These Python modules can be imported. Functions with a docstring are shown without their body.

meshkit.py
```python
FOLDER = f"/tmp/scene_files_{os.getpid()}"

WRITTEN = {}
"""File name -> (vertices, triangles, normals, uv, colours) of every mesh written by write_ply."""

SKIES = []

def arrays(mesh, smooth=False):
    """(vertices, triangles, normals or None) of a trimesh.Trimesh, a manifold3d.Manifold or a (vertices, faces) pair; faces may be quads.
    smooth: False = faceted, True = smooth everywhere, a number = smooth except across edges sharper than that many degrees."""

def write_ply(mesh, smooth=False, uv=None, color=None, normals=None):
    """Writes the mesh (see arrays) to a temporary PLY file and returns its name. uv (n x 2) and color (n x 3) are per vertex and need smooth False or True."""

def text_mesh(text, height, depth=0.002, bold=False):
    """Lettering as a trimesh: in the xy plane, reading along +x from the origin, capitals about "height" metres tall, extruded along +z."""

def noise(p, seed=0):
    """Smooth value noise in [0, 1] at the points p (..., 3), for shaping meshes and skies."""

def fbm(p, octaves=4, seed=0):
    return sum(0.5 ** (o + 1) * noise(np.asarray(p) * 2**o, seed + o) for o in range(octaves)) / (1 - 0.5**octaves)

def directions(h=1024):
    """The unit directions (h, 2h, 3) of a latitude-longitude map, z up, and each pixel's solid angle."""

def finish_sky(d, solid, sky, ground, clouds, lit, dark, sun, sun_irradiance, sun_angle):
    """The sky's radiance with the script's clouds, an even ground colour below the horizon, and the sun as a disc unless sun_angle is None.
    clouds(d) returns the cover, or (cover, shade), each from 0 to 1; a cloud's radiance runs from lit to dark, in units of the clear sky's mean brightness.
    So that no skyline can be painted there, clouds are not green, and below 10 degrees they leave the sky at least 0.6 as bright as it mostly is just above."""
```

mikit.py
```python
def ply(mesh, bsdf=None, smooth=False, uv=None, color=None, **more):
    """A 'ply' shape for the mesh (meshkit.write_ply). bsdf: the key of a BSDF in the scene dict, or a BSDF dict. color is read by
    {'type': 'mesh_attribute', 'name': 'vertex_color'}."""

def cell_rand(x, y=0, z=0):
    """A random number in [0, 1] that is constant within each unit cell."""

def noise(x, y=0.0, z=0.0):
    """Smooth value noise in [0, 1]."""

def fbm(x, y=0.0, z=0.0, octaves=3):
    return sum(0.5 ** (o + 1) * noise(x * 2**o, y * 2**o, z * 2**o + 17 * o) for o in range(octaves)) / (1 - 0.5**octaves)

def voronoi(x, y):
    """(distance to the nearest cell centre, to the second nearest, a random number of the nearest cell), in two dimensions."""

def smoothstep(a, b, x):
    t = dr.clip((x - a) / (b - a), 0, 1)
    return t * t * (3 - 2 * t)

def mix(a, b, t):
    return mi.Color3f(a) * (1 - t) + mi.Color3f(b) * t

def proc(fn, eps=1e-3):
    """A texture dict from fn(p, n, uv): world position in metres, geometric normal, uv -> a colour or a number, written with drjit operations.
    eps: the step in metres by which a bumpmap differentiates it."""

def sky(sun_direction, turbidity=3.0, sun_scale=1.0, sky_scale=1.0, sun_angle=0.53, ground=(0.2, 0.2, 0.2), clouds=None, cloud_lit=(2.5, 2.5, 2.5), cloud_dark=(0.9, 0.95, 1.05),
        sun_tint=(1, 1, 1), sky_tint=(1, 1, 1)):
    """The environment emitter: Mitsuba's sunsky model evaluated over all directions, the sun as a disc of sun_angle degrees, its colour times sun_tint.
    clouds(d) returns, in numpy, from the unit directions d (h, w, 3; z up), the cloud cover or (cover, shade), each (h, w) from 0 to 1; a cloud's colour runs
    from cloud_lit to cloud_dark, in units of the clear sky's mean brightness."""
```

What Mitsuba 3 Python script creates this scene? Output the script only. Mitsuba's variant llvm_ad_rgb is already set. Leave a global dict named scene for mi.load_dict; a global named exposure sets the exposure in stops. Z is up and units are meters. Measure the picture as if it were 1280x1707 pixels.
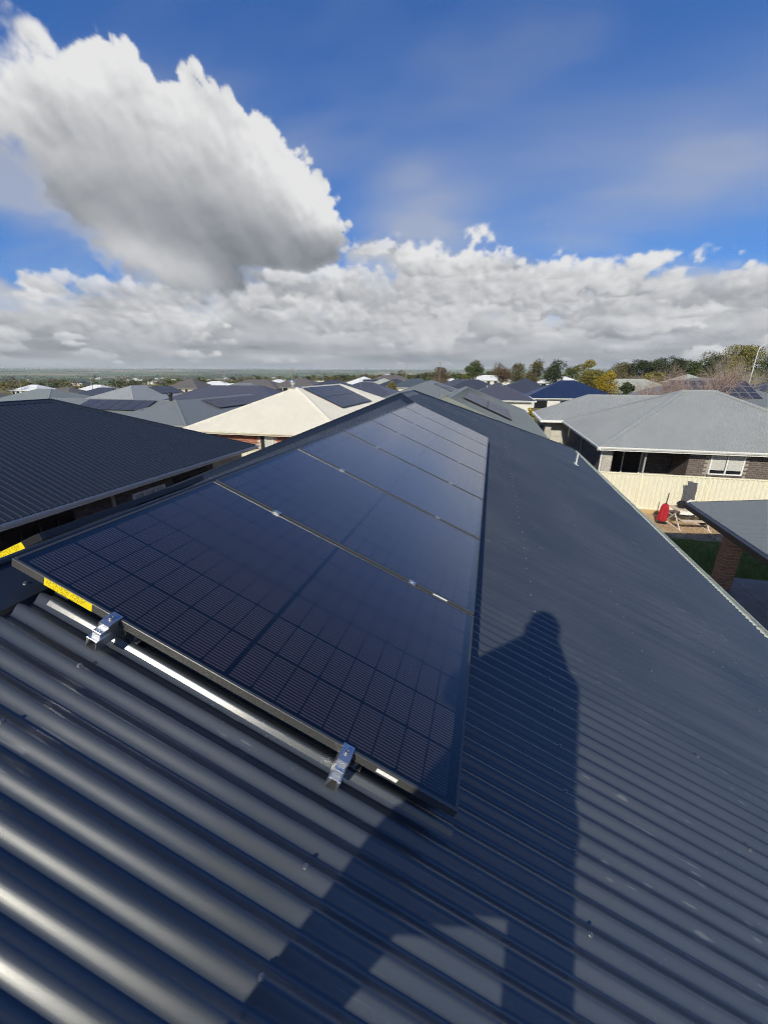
import math, random
import numpy as np, trimesh, manifold3d
import drjit as dr
import mitsuba as mi
import mikit, meshkit
from mikit import noise, fbm, cell_rand, smoothstep, mix, voronoi

T = mi.ScalarTransform4f
rng = np.random.default_rng(7)
random.seed(7)
scene, labels = {}, {}

# ---------------------------------------------------------------- camera, sky, sun, exposure
CAM = np.array([1.612, -0.936, 5.528])
PITCH, YAW = math.radians(-19.107), math.radians(-14.405)
FWD = np.array([math.sin(YAW) * math.cos(PITCH), math.cos(YAW) * math.cos(PITCH), math.sin(PITCH)])
scene['camera'] = {'type': 'perspective', 'fov': 87.09, 'fov_axis': 'x', 'near_clip': 0.02, 'far_clip': 40000.0,
                   'to_world': T().look_at(origin=CAM.tolist(), target=(CAM + FWD).tolist(), up=[0, 0, 1]),
                   'medium': {'type': 'ref', 'id': 'air'}}
SUN = np.array([-0.144, -0.844, 0.517])
exposure = 1.75

CLOUD_POLY = np.array([(-60, 21.5), (-54, 23.2), (-50.3, 24.4), (-48.7, 25.9), (-47.4, 26.0), (-46.4, 25.8), (-44.2, 26.5), (-42.0, 27.8), (-40.3, 27.8), (-38.8, 26.9),
                       (-37.2, 25.5), (-35.7, 26.4), (-31.7, 26.1), (-28.9, 24.8), (-25.9, 22.8), (-22.1, 20.4), (-20.4, 18.4), (-20.2, 16.5), (-18.8, 14.5),
                       (-19.9, 13.0), (-23.2, 12.3), (-28.9, 12.5), (-31.0, 12.1), (-32.3, 9.4), (-36.1, 8.3), (-40.4, 9.2), (-43.4, 10.4), (-44.9, 12.1),
                       (-46.0, 13.5), (-47.9, 14.9), (-48.9, 17.6), (-50.1, 19.0), (-51.8, 18.9), (-55, 18.0), (-62, 17.0)])
CLOUD_TOP = CLOUD_POLY[1:17]
BANK = np.array([(-180, 9), (-120, 12), (-80, 8), (-54.6, 7.6), (-51.9, 7.4), (-47.3, 8.1), (-41.0, 9.2), (-36.7, 8.6), (-31.9, 10.4), (-29.0, 11.5), (-23.3, 11.7),
                 (-20.3, 12.4), (-17.3, 14.5), (-14.4, 14.9), (-11.5, 15.3), (-10.0, 13.9), (-5.6, 13.2), (0.8, 12.6), (5.6, 11.1), (11.4, 10.0), (16.1, 9.4),
                 (17.6, 10.1), (21.6, 10.0), (25.4, 9.1), (50, 11), (90, 8), (140, 12), (180, 9)])


def sstep(a, b, x):
    t = np.clip((x - a) / (b - a), 0, 1)
    return t * t * (3 - 2 * t)


def seg_dist(px, py, pts, closed):
    n = len(pts)
    best = np.full(px.shape, 1e9)
    inside = np.zeros(px.shape, bool)
    for i in range(n if closed else n - 1):
        (x0, y0), (x1, y1) = pts[i], pts[(i + 1) % n]
        dx, dy = x1 - x0, y1 - y0
        t = np.clip(((px - x0) * dx + (py - y0) * dy) / (dx * dx + dy * dy + 1e-12), 0, 1)
        best = np.minimum(best, np.hypot(px - x0 - t * dx, py - y0 - t * dy))
        if closed:
            c = ((y0 > py) != (y1 > py)) & (px < dx * (py - y0) / (dy if abs(dy) > 1e-9 else 1e-9) + x0)
            inside ^= c
    return best, inside


def clouds(d):
    """Cover and shade of the clouds by direction: one big cumulus, a bank along the horizon, thin high wisps, scattered cumulus elsewhere."""
    az = np.degrees(np.arctan2(d[..., 0], d[..., 1]))
    el = np.degrees(np.arcsin(np.clip(d[..., 2], -1, 1)))
    z = np.maximum(d[..., 2], 0.0)
    cover, shade = np.zeros(az.shape), np.zeros(az.shape)
    # thin high wisps
    q = np.stack([d[..., 0] / (z + 0.22), d[..., 1] / (z + 0.22), 0 * z], -1)
    w = meshkit.fbm(q * np.array([1.1, 2.3, 1]) + 3.1, 5, 11)
    w2 = meshkit.fbm(q * np.array([0.6, 0.9, 1]) + 9.7, 3, 5)
    wisp = sstep(0.46, 0.85, w * 0.6 + w2 * 0.4) * 0.75
    soft = 0.95 * np.exp(-(((az + 9.0) / 6.5) ** 2 + ((el - 17.8) / 3.4) ** 2)) + 0.42 * np.exp(-(((az + 52) / 5.5) ** 2 + ((el - 16.4) / 2.2) ** 2)) \
        + 0.40 * np.exp(-(((az - 18) / 13) ** 2 + ((el - 19.5) / 4.5) ** 2)) + 0.30 * np.exp(-(((az - 1) / 9) ** 2 + ((el - 20) / 4) ** 2))
    cover = np.clip(wisp + soft * (0.45 + 1.5 * sstep(0.30, 0.62, w * 0.7 + w2 * 0.3)), 0, 0.62)
    shade = np.full(az.shape, 0.42)

    def over(c, s):
        nonlocal cover, shade
        tot = c + cover * (1 - c)
        shade = np.where(tot > 1e-4, (s * c + shade * cover * (1 - c)) / np.maximum(tot, 1e-4), shade)
        cover = tot
    # scattered cumulus beyond the sides of the big one and overhead
    q2 = np.stack([d[..., 0] / (z + 0.12), d[..., 1] / (z + 0.12), 0 * z + 4], -1)
    n = meshkit.fbm(q2 * 0.75, 6, 21)
    away = sstep(62, 85, np.abs(az + 14)) * sstep(3, 8, el)
    over(sstep(0.54, 0.62, n) * away, np.clip(0.15 + (n - 0.55) * 3.5, 0, 0.85))
    # the big cumulus
    def billow(p, oct_, sd_):
        return sum(0.5 ** (o + 1) * np.abs(2 * meshkit.noise(p * 2 ** o + o * 7.3, sd_ + o) - 1) for o in range(oct_)) / (1 - 0.5 ** oct_)

    m = (az > -80) & (az < 5) & (el > 3) & (el < 36)
    a, e, dd = az[m], el[m], d[m]
    wx = meshkit.fbm(dd * 12, 6, 31) - 0.5
    wy = meshkit.fbm(dd * 12 + 5, 6, 37) - 0.5
    px, py = a * 0.93 + 2.6 * wx, e + 2.6 * wy
    poly, topl = CLOUD_POLY * [0.93, 1], CLOUD_TOP * [0.93, 1]
    dist, ins = seg_dist(px, py, poly, True)
    sd = np.where(ins, dist, -dist)
    top, _ = seg_dist(px, py, topl, False)
    hard = np.maximum(sstep(9, 3, top), sstep(-36, -28, a) * sstep(16, 13, e)) * sstep(-53, -43, a)
    ROT1 = np.array([[0.36, 0.48, -0.8], [-0.8, 0.6, 0.0], [0.48, 0.64, 0.6]])
    dq = (dd + 0.008 * np.stack([wx, wy, wx * 0], -1)) @ ROT1.T
    bil = billow(dq * 22 + 1.7, 6, 41)
    fine = meshkit.fbm(dd * 60, 5, 43) - 0.5
    sd = sd + 0.55 + (bil - 0.36) * 3.4 * sstep(7, 3, top) + fine * (0.5 + 2.6 * (1 - hard))
    wid = 0.20 + 1.3 * (1 - hard)
    c = sstep(-wid, wid, sd)
    s3 = meshkit.fbm(dd * 8 + 2, 5, 47)
    lightd = np.array([0.55, 0.05, 0.83])
    rel = billow(dq * 15 + 1.7, 6, 51) - billow((dq + 0.012 * (ROT1 @ lightd)) * 15 + 1.7, 6, 51)
    rel2 = meshkit.fbm(dd * 7 + 7, 5, 53) - meshkit.fbm((dd + 0.04 * lightd) * 7 + 7, 5, 53)
    base = sstep(19.0, 12.6, e + 0.06 * (a + 20))
    near = sstep(8, 1.5, top)
    s = 0.02 + 0.42 * sstep(0.8, 6.5, top + 3.0 * (s3 - 0.5)) + 0.36 * base * sstep(-0.8, 0.8, sd) - rel * (0.16 + 0.50 * near) - rel2 * (0.55 + 0.3 * near)
    s = s - 0.40 * np.exp(-((e - 10.9 - 0.20 * (-38 - a)) / 2.0) ** 2) * sstep(-31, -38, a) * sstep(-48, -44, a)
    big_c, big_s = c, np.clip(s, 0, 1)
    # the bank along the horizon: a grey layer, and heaped clouds one before the other, nearer ones higher and larger
    persp = np.log(np.maximum(el, 0.0) + 2.0)
    q3 = np.stack([az * 0.15, persp * 4.2, 0 * z + 2], -1)
    b1 = meshkit.fbm(q3 * 0.9, 6, 61)
    edge = meshkit.fbm(d * 26, 6, 63) - 0.5
    edge2 = meshkit.fbm(d * 75, 5, 65) - 0.5
    ROT = np.array([[0.36, 0.48, -0.8], [-0.8, 0.6, 0.0], [0.48, 0.64, 0.6]])
    wrp = np.stack([edge, meshkit.fbm(d * 26 + 9, 5, 64) - 0.5, edge2 * 0.5], -1) * 0.030
    dr_ = (d * np.array([1, 1, 1.45]) + wrp) @ ROT.T
    lump = 0.5 * billow(dr_ * 22, 5, 67) + 0.5 * meshkit.fbm(dr_ * 34, 5, 68) * 0.8
    dr2 = ((d + np.array([0.007, 0.0, 0.009])) * np.array([1, 1, 1.45]) + wrp) @ ROT.T
    relb = lump - 0.5 * billow(dr2 * 22, 5, 67) - 0.5 * meshkit.fbm(dr2 * 34, 5, 68) * 0.8
    topb = np.interp(az, BANK[:, 0], BANK[:, 1])
    cb = sstep(-1.6, 1.2, topb - 0.8 - el + 5 * edge) * (0.45 + 0.55 * sstep(0.34, 0.54, b1 + 0.30 * sstep(9, 2, el)))
    over(cb, np.clip(0.42 + 1.1 * (b1 - 0.5) + 0.22 * sstep(6, 0, el) - 0.25 * relb, 0, 1))
    rr = np.random.default_rng(5)
    blobs = []
    for _ in range(190):
        a0 = rr.uniform(-62, 34) if rr.random() < 0.6 else rr.uniform(-180, 180)
        e1 = np.interp(a0, BANK[:, 0], BANK[:, 1])
        e0 = 0.7 + (e1 - 1.0) * rr.random() ** 0.85
        w = (1.2 + 0.62 * e0) * (0.45 + 1.5 * rr.random() ** 1.8)
        blobs.append((e0, a0, w, min(w * rr.uniform(0.26, 0.46), max(e1 - e0 + 1.2, 0.5)), rr.uniform(-0.14, 0.11), rr.uniform(0.35, 1.0)))
    for e0, a0, w, h, tone, dens in sorted(blobs):
        k = (np.abs(az - a0) < 1.7 * w) & (np.abs(el - e0) < 2.0 * h)
        if not k.any():
            continue
        da, de = (az[k] - a0) / w, (el[k] - e0) / h
        ed = edge[k] * 2.1 + edge2[k] * 0.7 + (0.38 - lump[k]) * 0.9
        rad = np.sqrt(da * da + np.where(de > 0, de, de * 1.9) ** 2) + ed
        cc = sstep(1.05, 0.72, rad) * dens
        t = np.clip(0.5 + 0.5 * de + 0.16 * da - 0.3 * ed, 0, 1)
        sh = 0.74 + 1.7 * tone - 0.86 * t - 0.75 * relb[k] + 0.16 * sstep(5, 1, el[k])
        tot = cc + cover[k] * (1 - cc)
        shade[k] = np.where(tot > 1e-4, (np.clip(sh, 0.0, 1) * cc + shade[k] * cover[k] * (1 - cc)) / np.maximum(tot, 1e-4), shade[k])
        cover[k] = tot
    full_c, full_s = np.zeros(az.shape), np.zeros(az.shape)
    full_c[m], full_s[m] = big_c, big_s
    over(full_c, full_s)
    return cover, np.clip(shade, 0, 1)


scene['sky'] = mikit.sky(SUN.tolist(), turbidity=2.0, sky_scale=1.08, sun_scale=1.0, sun_tint=(0.85, 1.0, 1.22), clouds=clouds, cloud_lit=(3.85, 3.85, 3.85), cloud_dark=(0.60, 0.70, 0.86), sky_tint=(0.285, 0.60, 1.08))
# ---------------------------------------------------------------- helpers
def arr(*a):
    return np.array(a, float)


def unit(v):
    v = np.asarray(v, float)
    return v / np.linalg.norm(v)


def dist_grade(t):
    return t * t * (3 - 2 * t)


_count = {}


def numbered(key):
    n = _count.get(key, 0)
    _count[key] = n + 1
    return key if n == 0 else f'{key}_{n:03d}'


def put(key, mesh, m, smooth=False, uv=None, color=None, to=None):
    """One entry of the scene under the next free number of the key; returns that key."""
    key = numbered(key)
    s = mikit.ply(mesh, m, smooth=smooth, uv=uv, color=color)
    if to is not None:
        s['to_world'] = to
    scene[key] = s
    return key


def again(key, shape, to):
    """The same shape dict under the next number of the key, placed elsewhere."""
    key = numbered(key)
    scene[key] = {**shape, 'to_world': to}
    return key


def tag(key, label=None, cat=None, group=None, kind=None):
    labels[key] = {k: v for k, v in (('label', label), ('category', cat), ('group', group), ('kind', kind)) if v}
    return key


def name(key):
    """Reserves a thing's key whose parts follow as key__part."""
    return numbered(key)


def frame(o, x, y, z):
    """4 x 4 with the axes as columns."""
    m = np.eye(4)
    m[:3, 0], m[:3, 1], m[:3, 2], m[:3, 3] = x, y, z, o
    return m


class MB:
    """Collects faces into one mesh."""

    def __init__(self):
        self.v, self.f, self.n = [], [], 0

    def add(self, v, f, m=None):
        v = np.asarray(v, float)
        if m is not None:
            v = v @ m[:3, :3].T + m[:3, 3]
        f = np.asarray(f, int)
        if f.shape[1] == 4:
            f = np.vstack([f[:, [0, 1, 2]], f[:, [0, 2, 3]]])
        self.v.append(v)
        self.f.append(f + self.n)
        self.n += len(v)
        return self

    def mesh(self, t, m=None):
        return self.add(t.vertices, t.faces, m)

    def box(self, lo, hi, m=None, c=0.0):
        lo, hi = np.asarray(lo, float), np.asarray(hi, float)
        if c > 0:
            pts = []
            for sx in (0, 1):
                for sy in (0, 1):
                    for sz in (0, 1):
                        p = np.where([sx, sy, sz], hi, lo)
                        s = np.where([sx, sy, sz], -1, 1)
                        for k in range(3):
                            q = p + s * c
                            q[k] = p[k]
                            pts.append(q)
            h = trimesh.convex.convex_hull(np.array(pts))
            return self.add(h.vertices, h.faces, m)
        x0, y0, z0 = lo
        x1, y1, z1 = hi
        v = [(x0, y0, z0), (x1, y0, z0), (x1, y1, z0), (x0, y1, z0), (x0, y0, z1), (x1, y0, z1), (x1, y1, z1), (x0, y1, z1)]
        return self.add(v, [(0, 3, 2, 1), (4, 5, 6, 7), (0, 1, 5, 4), (1, 2, 6, 5), (2, 3, 7, 6), (3, 0, 4, 7)], m)

    def poly(self, pts, m=None):
        pts = np.asarray(pts, float)
        return self.add(pts, [(0, i, i + 1) for i in range(1, len(pts) - 1)], m)

    def tube(self, pts, r, sides=8, m=None, caps=True):
        p = np.asarray(pts, float)
        r = np.broadcast_to(np.asarray(r, float), (len(p),))
        t = np.gradient(p, axis=0)
        t /= np.linalg.norm(t, axis=1, keepdims=True) + 1e-12
        ref = arr(0, 0, 1) if abs(t[0][2]) < 0.9 else arr(1, 0, 0)
        rows = []
        for i in range(len(p)):
            a = unit(np.cross(t[i], ref))
            b = np.cross(t[i], a)
            ang = np.arange(sides) * 2 * np.pi / sides
            rows.append(p[i] + r[i] * (np.cos(ang)[:, None] * a + np.sin(ang)[:, None] * b))
        v = np.vstack(rows)
        f = []
        for i in range(len(p) - 1):
            for j in range(sides):
                k = (j + 1) % sides
                f.append((i * sides + j, i * sides + k, (i + 1) * sides + k, (i + 1) * sides + j))
        f = np.array(f)
        self.add(v, f, m)
        if caps:
            self.add(rows[0], [(0, i + 1, i) for i in range(1, sides - 1)], m)
            self.add(rows[-1], [(0, i, i + 1) for i in range(1, sides - 1)], m)
        return self

    def sweep(self, profile, a, b, m=None, closed=False):
        """The 2-D profile (points as 3-D offsets) carried from a to b."""
        pr = np.asarray(profile, float)
        n = len(pr)
        v = np.vstack([pr + a, pr + b])
        k = n if closed else n - 1
        f = [(i, (i + 1) % n, n + (i + 1) % n, n + i) for i in range(k)]
        self.add(v, f, m)
        if closed:
            self.add(pr + a, [(0, i, i + 1) for i in range(1, n - 1)], m)
            self.add(pr + b, [(0, i + 1, i) for i in range(1, n - 1)], m)
        return self

    def out(self):
        return np.vstack(self.v), np.vstack(self.f)


def mat(key, d):
    scene[key] = {'type': 'twosided', 'bsdf': d}
    return key


def rgb(*c):
    return {'type': 'rgb', 'value': list(c if len(c) == 3 else c * 3)}


def P(c, rough=0.5, metal=0.0, spec=0.5, **k):
    return {'type': 'principled', 'base_color': c if isinstance(c, dict) else rgb(*c), 'roughness': rough, 'metallic': metal, 'specular': spec, **k}


# ---------------------------------------------------------------- materials
def c3(*v):
    return mi.Color3f(*v)


def roof_paint(a, dust, stretch=0.25):
    def fn(p, n, uv):
        s = fbm(p.x * 1.3, p.y * 1.3, p.z * 1.3, 3)
        streak = fbm(p.x * 0.9, p.y * 17.0, p.z * 0.9, 3)
        scuff = smoothstep(0.84, 0.95, noise(p.x * 13.0, p.y * 110.0, 3.0)) * smoothstep(0.64, 0.82, noise(p.x * 2.3, p.y * 2.3, 8.0))
        spots = smoothstep(0.90, 0.95, noise(p.x * 95, p.y * 95, p.z * 95)) * smoothstep(0.5, 0.75, noise(p.x * 2.2, p.y * 2.2, 1.0))
        t = dr.clip(0.30 * s + 0.25 * streak - 0.12 + 0.55 * scuff + 0.5 * spots, 0, 1)
        return mix(a, dust, t)
    return fn


def rough_var(lo, hi, sc):
    def fn(p, n, uv):
        return lo + (hi - lo) * fbm(p.x * sc, p.y * sc * 2.0, p.z * sc, 3)
    return fn


mat('paint_roof', P(mikit.proc(roof_paint((0.031, 0.041, 0.056), (0.14, 0.145, 0.15))), mikit.proc(rough_var(0.21, 0.36, 3.0)), 0.0, 1.0))
mat('paint_neighbour', P((0.022, 0.027, 0.035), 0.36, 0.0, 0.7))
mat('paint_cap', P((0.016, 0.022, 0.034), 0.34, 0.0, 0.6))
mat('steel', P((0.72, 0.73, 0.74), 0.32, 0.95))
mat('steel_dull', P((0.42, 0.43, 0.44), 0.45, 0.9))
mat('screw_steel', P((0.26, 0.27, 0.28), 0.42, 0.8))
mat('anodised', P((0.13, 0.13, 0.127), 0.32, 0.6))
mat('anodised_black', P((0.030, 0.031, 0.034), 0.36, 0.3))
mat('gutter_cream', P((0.72, 0.74, 0.64), 0.4))


def label_print(p, n, uv):
    row = dr.floor(uv.y * 5)
    inrow = smoothstep(0.2, 0.3, uv.y * 5 - row) * (1 - smoothstep(0.7, 0.8, uv.y * 5 - row))
    ink = inrow * smoothstep(0.42, 0.5, cell_rand(uv.x * 60, row, 4)) * smoothstep(0.03, 0.06, uv.x) * (1 - smoothstep(0.9 - 0.3 * cell_rand(row, 2, 1), 0.94, uv.x))
    return mix((0.80, 0.62, 0.01), (0.20, 0.16, 0.01), ink * 0.8)


mat('label_yellow', P(mikit.proc(label_print), 0.4))
mat('label_white', P((0.8, 0.8, 0.78), 0.4))


def cell_print(p, n, uv):
    """Printed silicon: fine wires every 11.6 mm along the panel, a slight colour drift between cells."""
    t = uv.y / 0.0116
    wire = dr.abs(t - dr.floor(t) - 0.5)
    w = 1 - smoothstep(0.05, 0.34, wire)
    drift = cell_rand(p.y * 5.4, p.x * 10.5, 3)
    base = mix((0.085, 0.050, 0.060), (0.120, 0.074, 0.086), drift)
    return mix(base, (0.62, 0.56, 0.60), w)


GLASSY = {'type': 'roughconductor', 'distribution': 'ggx', 'alpha': 0.05, 'eta': rgb(0.76, 0.76, 0.76), 'k': rgb(0.37, 0.37, 0.37)}
for nm, dif in (('cell', mikit.proc(cell_print)), ('back_sheet', rgb(0.005, 0.005, 0.008))):
    scene[nm] = {'type': 'twosided', 'bsdf': {'type': 'blendbsdf', 'weight': 0.80, 'a': {'type': 'roughplastic', 'distribution': 'ggx', 'alpha': 0.05, 'int_ior': 1.6, 'nonlinear': True, 'diffuse_reflectance': dif}, 'b': GLASSY}}
scene['cell_far'] = {'type': 'twosided', 'bsdf': {'type': 'roughplastic', 'distribution': 'ggx', 'alpha': 0.09, 'int_ior': 1.6, 'diffuse_reflectance': rgb(0.055, 0.055, 0.066)}}


def weathered(a, s=0.10):
    a = tuple(a)

    def fn(p, n, uv):
        big = fbm(p.x * 0.7, p.y * 0.7, p.z * 0.7, 4)
        run = noise(p.x * 3.1, p.y * 3.1, p.z * 0.3)
        return mi.Color3f(a) * (1 - s + 2 * s * (0.65 * big + 0.35 * run))
    return fn


mat('roof_cream', P(mikit.proc(weathered((0.76, 0.71, 0.58), 0.07)), .5))
mat('roof_grey', P(mikit.proc(weathered((0.30, 0.31, 0.30), 0.10)), .42))
for nm, c, r in (('roof_mid', (0.17, 0.185, 0.185), .42), ('roof_slate', (0.075, 0.078, 0.10), .42),
                 ('roof_charcoal', (0.05, 0.056, 0.07), .42), ('roof_navy', (0.018, 0.03, 0.075), .4), ('roof_white', (0.72, 0.72, 0.70), .5), ('roof_pale', (0.38, 0.40, 0.34), .5),
                 ('roof_brown', (0.13, 0.115, 0.10), .5), ('roof_teal', (0.075, 0.095, 0.105), .45), ('roof_green_grey', (0.20, 0.22, 0.20), .42),
                 ('fascia_white', (0.75, 0.75, 0.72), .5), ('fascia_grey', (0.36, 0.36, 0.33), .5), ('fascia_pale', (0.82, 0.81, 0.77), .5), ('fascia_dark', (0.03, 0.03, 0.032), .4), ('wall_white', (0.66, 0.65, 0.60), .8), ('wall_cream', (0.55, 0.50, 0.40), .8),
                 ('wall_orange', (0.45, 0.20, 0.08), .8), ('wall_grey', (0.36, 0.36, 0.35), .8), ('wall_dark', (0.07, 0.065, 0.06), .8), ('door_panel', (0.52, 0.50, 0.45), .5), ('frame_white', (0.78, 0.78, 0.76), .4), ('frame_black', (0.02, 0.02, 0.022), .4),
                 ('glass_dark', (0.012, 0.014, 0.017), .08), ('blind', (0.50, 0.50, 0.47), .7), ('fence_cream', (0.70, 0.67, 0.53), .45), ('fence_rail', (0.78, 0.73, 0.54), .45),
                 ('red_cloth', (0.40, 0.016, 0.03), .9), ('grey_cloth', (0.10, 0.10, 0.115), .9), ('black_cloth', (0.015, 0.015, 0.017), .9), ('table_wood', (0.55, 0.45, 0.34), .7), ('white_paint', (0.78, 0.76, 0.70), .45),
                 ('skin', (0.45, 0.25, 0.17), .55), ('jacket', (0.05, 0.055, 0.07), .9), ('trousers', (0.04, 0.045, 0.06), .9), ('boots', (0.09, 0.06, 0.04), .7), ('hair', (0.02, 0.015, 0.012), .6),
                 ('bark', (0.13, 0.10, 0.075), .9), ('bark_pale', (0.34, 0.29, 0.24), .9), ('bark_pink', (0.33, 0.235, 0.195), .9), ('pole_white', (0.66, 0.66, 0.63), .5), ('timber_plinth', (0.50, 0.36, 0.18), .8)):
    mat(nm, P(c, r))


def brick_tone(a, b):
    def fn(p, n, uv):
        r = fbm(p.x * 9.0, p.y * 9.0, p.z * 14.0, 2)
        g = noise(p.x * 140, p.y * 140, p.z * 140)
        return mix(a, b, dr.clip(r * 1.25 - 0.1, 0, 1)) * (0.82 + 0.36 * g)
    return fn


mat('brick_red', P(mikit.proc(brick_tone((0.20, 0.060, 0.035), (0.36, 0.13, 0.075))), .85))
mat('brick_brown', P(mikit.proc(brick_tone((0.20, 0.108, 0.076), (0.42, 0.24, 0.165))), .85))
mat('brick_dark', P(mikit.proc(brick_tone((0.065, 0.052, 0.048), (0.165, 0.130, 0.118))), .85))
mat('brick_pale', P(mikit.proc(brick_tone((0.36, 0.33, 0.30), (0.55, 0.52, 0.47))), .85))
mat('mortar', P((0.56, 0.52, 0.45), .9))
mat('mortar_dark', P((0.34, 0.31, 0.27), .9))


def gravel_tone(p, n, uv):
    a, b, r = voronoi(p.x * 26, p.y * 26)
    big = fbm(p.x * 1.5, p.y * 1.5, 0.0, 3)
    c = mix((0.33, 0.21, 0.10), (0.52, 0.40, 0.27), r)
    return c * (0.62 + 0.38 * smoothstep(0.0, 0.25, b - a)) * (0.8 + 0.4 * big)


mat('gravel_stone', P(mikit.proc(gravel_tone), .9))


def grass_tone(p, n, uv):
    r = fbm(p.x * 2.0, p.y * 2.0, 0.0, 4)
    return mix((0.110, 0.150, 0.018), (0.190, 0.220, 0.045), r)


mat('grass_soil', P(mikit.proc(grass_tone), .9))
scene['grass_blade'] = {'type': 'twosided', 'bsdf': {'type': 'diffuse', 'reflectance': mikit.proc(grass_tone)}}


def paving_tone(p, n, uv):
    r = fbm(p.x * 3.0, p.y * 3.0, 0.0, 4)
    return mix((0.22, 0.215, 0.20), (0.36, 0.35, 0.33), r)


mat('concrete', P(mikit.proc(paving_tone), .8))


def land_tone(p, n, uv):
    """Suburban ground near, then paddocks, tree belts and dry fields out to the hills."""
    r = dr.sqrt(p.x * p.x + p.y * p.y)
    near = mix((0.050, 0.060, 0.025), (0.16, 0.125, 0.075), fbm(p.x * 0.06, p.y * 0.06, 0.0, 4))
    a, b, k = voronoi(p.x / 420.0, p.y / 420.0)
    field = mix((0.045, 0.085, 0.035), (0.10, 0.115, 0.055), k)
    field = mix(field, (0.17, 0.135, 0.085), smoothstep(0.72, 0.80, k))
    wood = smoothstep(0.50, 0.58, fbm(p.x / 500.0, p.y / 500.0, 2.0, 4)) * 0.85
    field = mix(field, (0.022, 0.034, 0.016), wood)
    return mix(near, field, smoothstep(500.0, 900.0, r)) * (0.85 + 0.3 * noise(p.x / 35.0, p.y / 35.0, 1.0))


mat('land', P(mikit.proc(land_tone, 0.5), 1.0, 0.0, 0.1))
scene['leaf'] = {'type': 'twosided', 'bsdf': {'type': 'diffuse', 'reflectance': {'type': 'mesh_attribute', 'name': 'vertex_color'}}}
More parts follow.
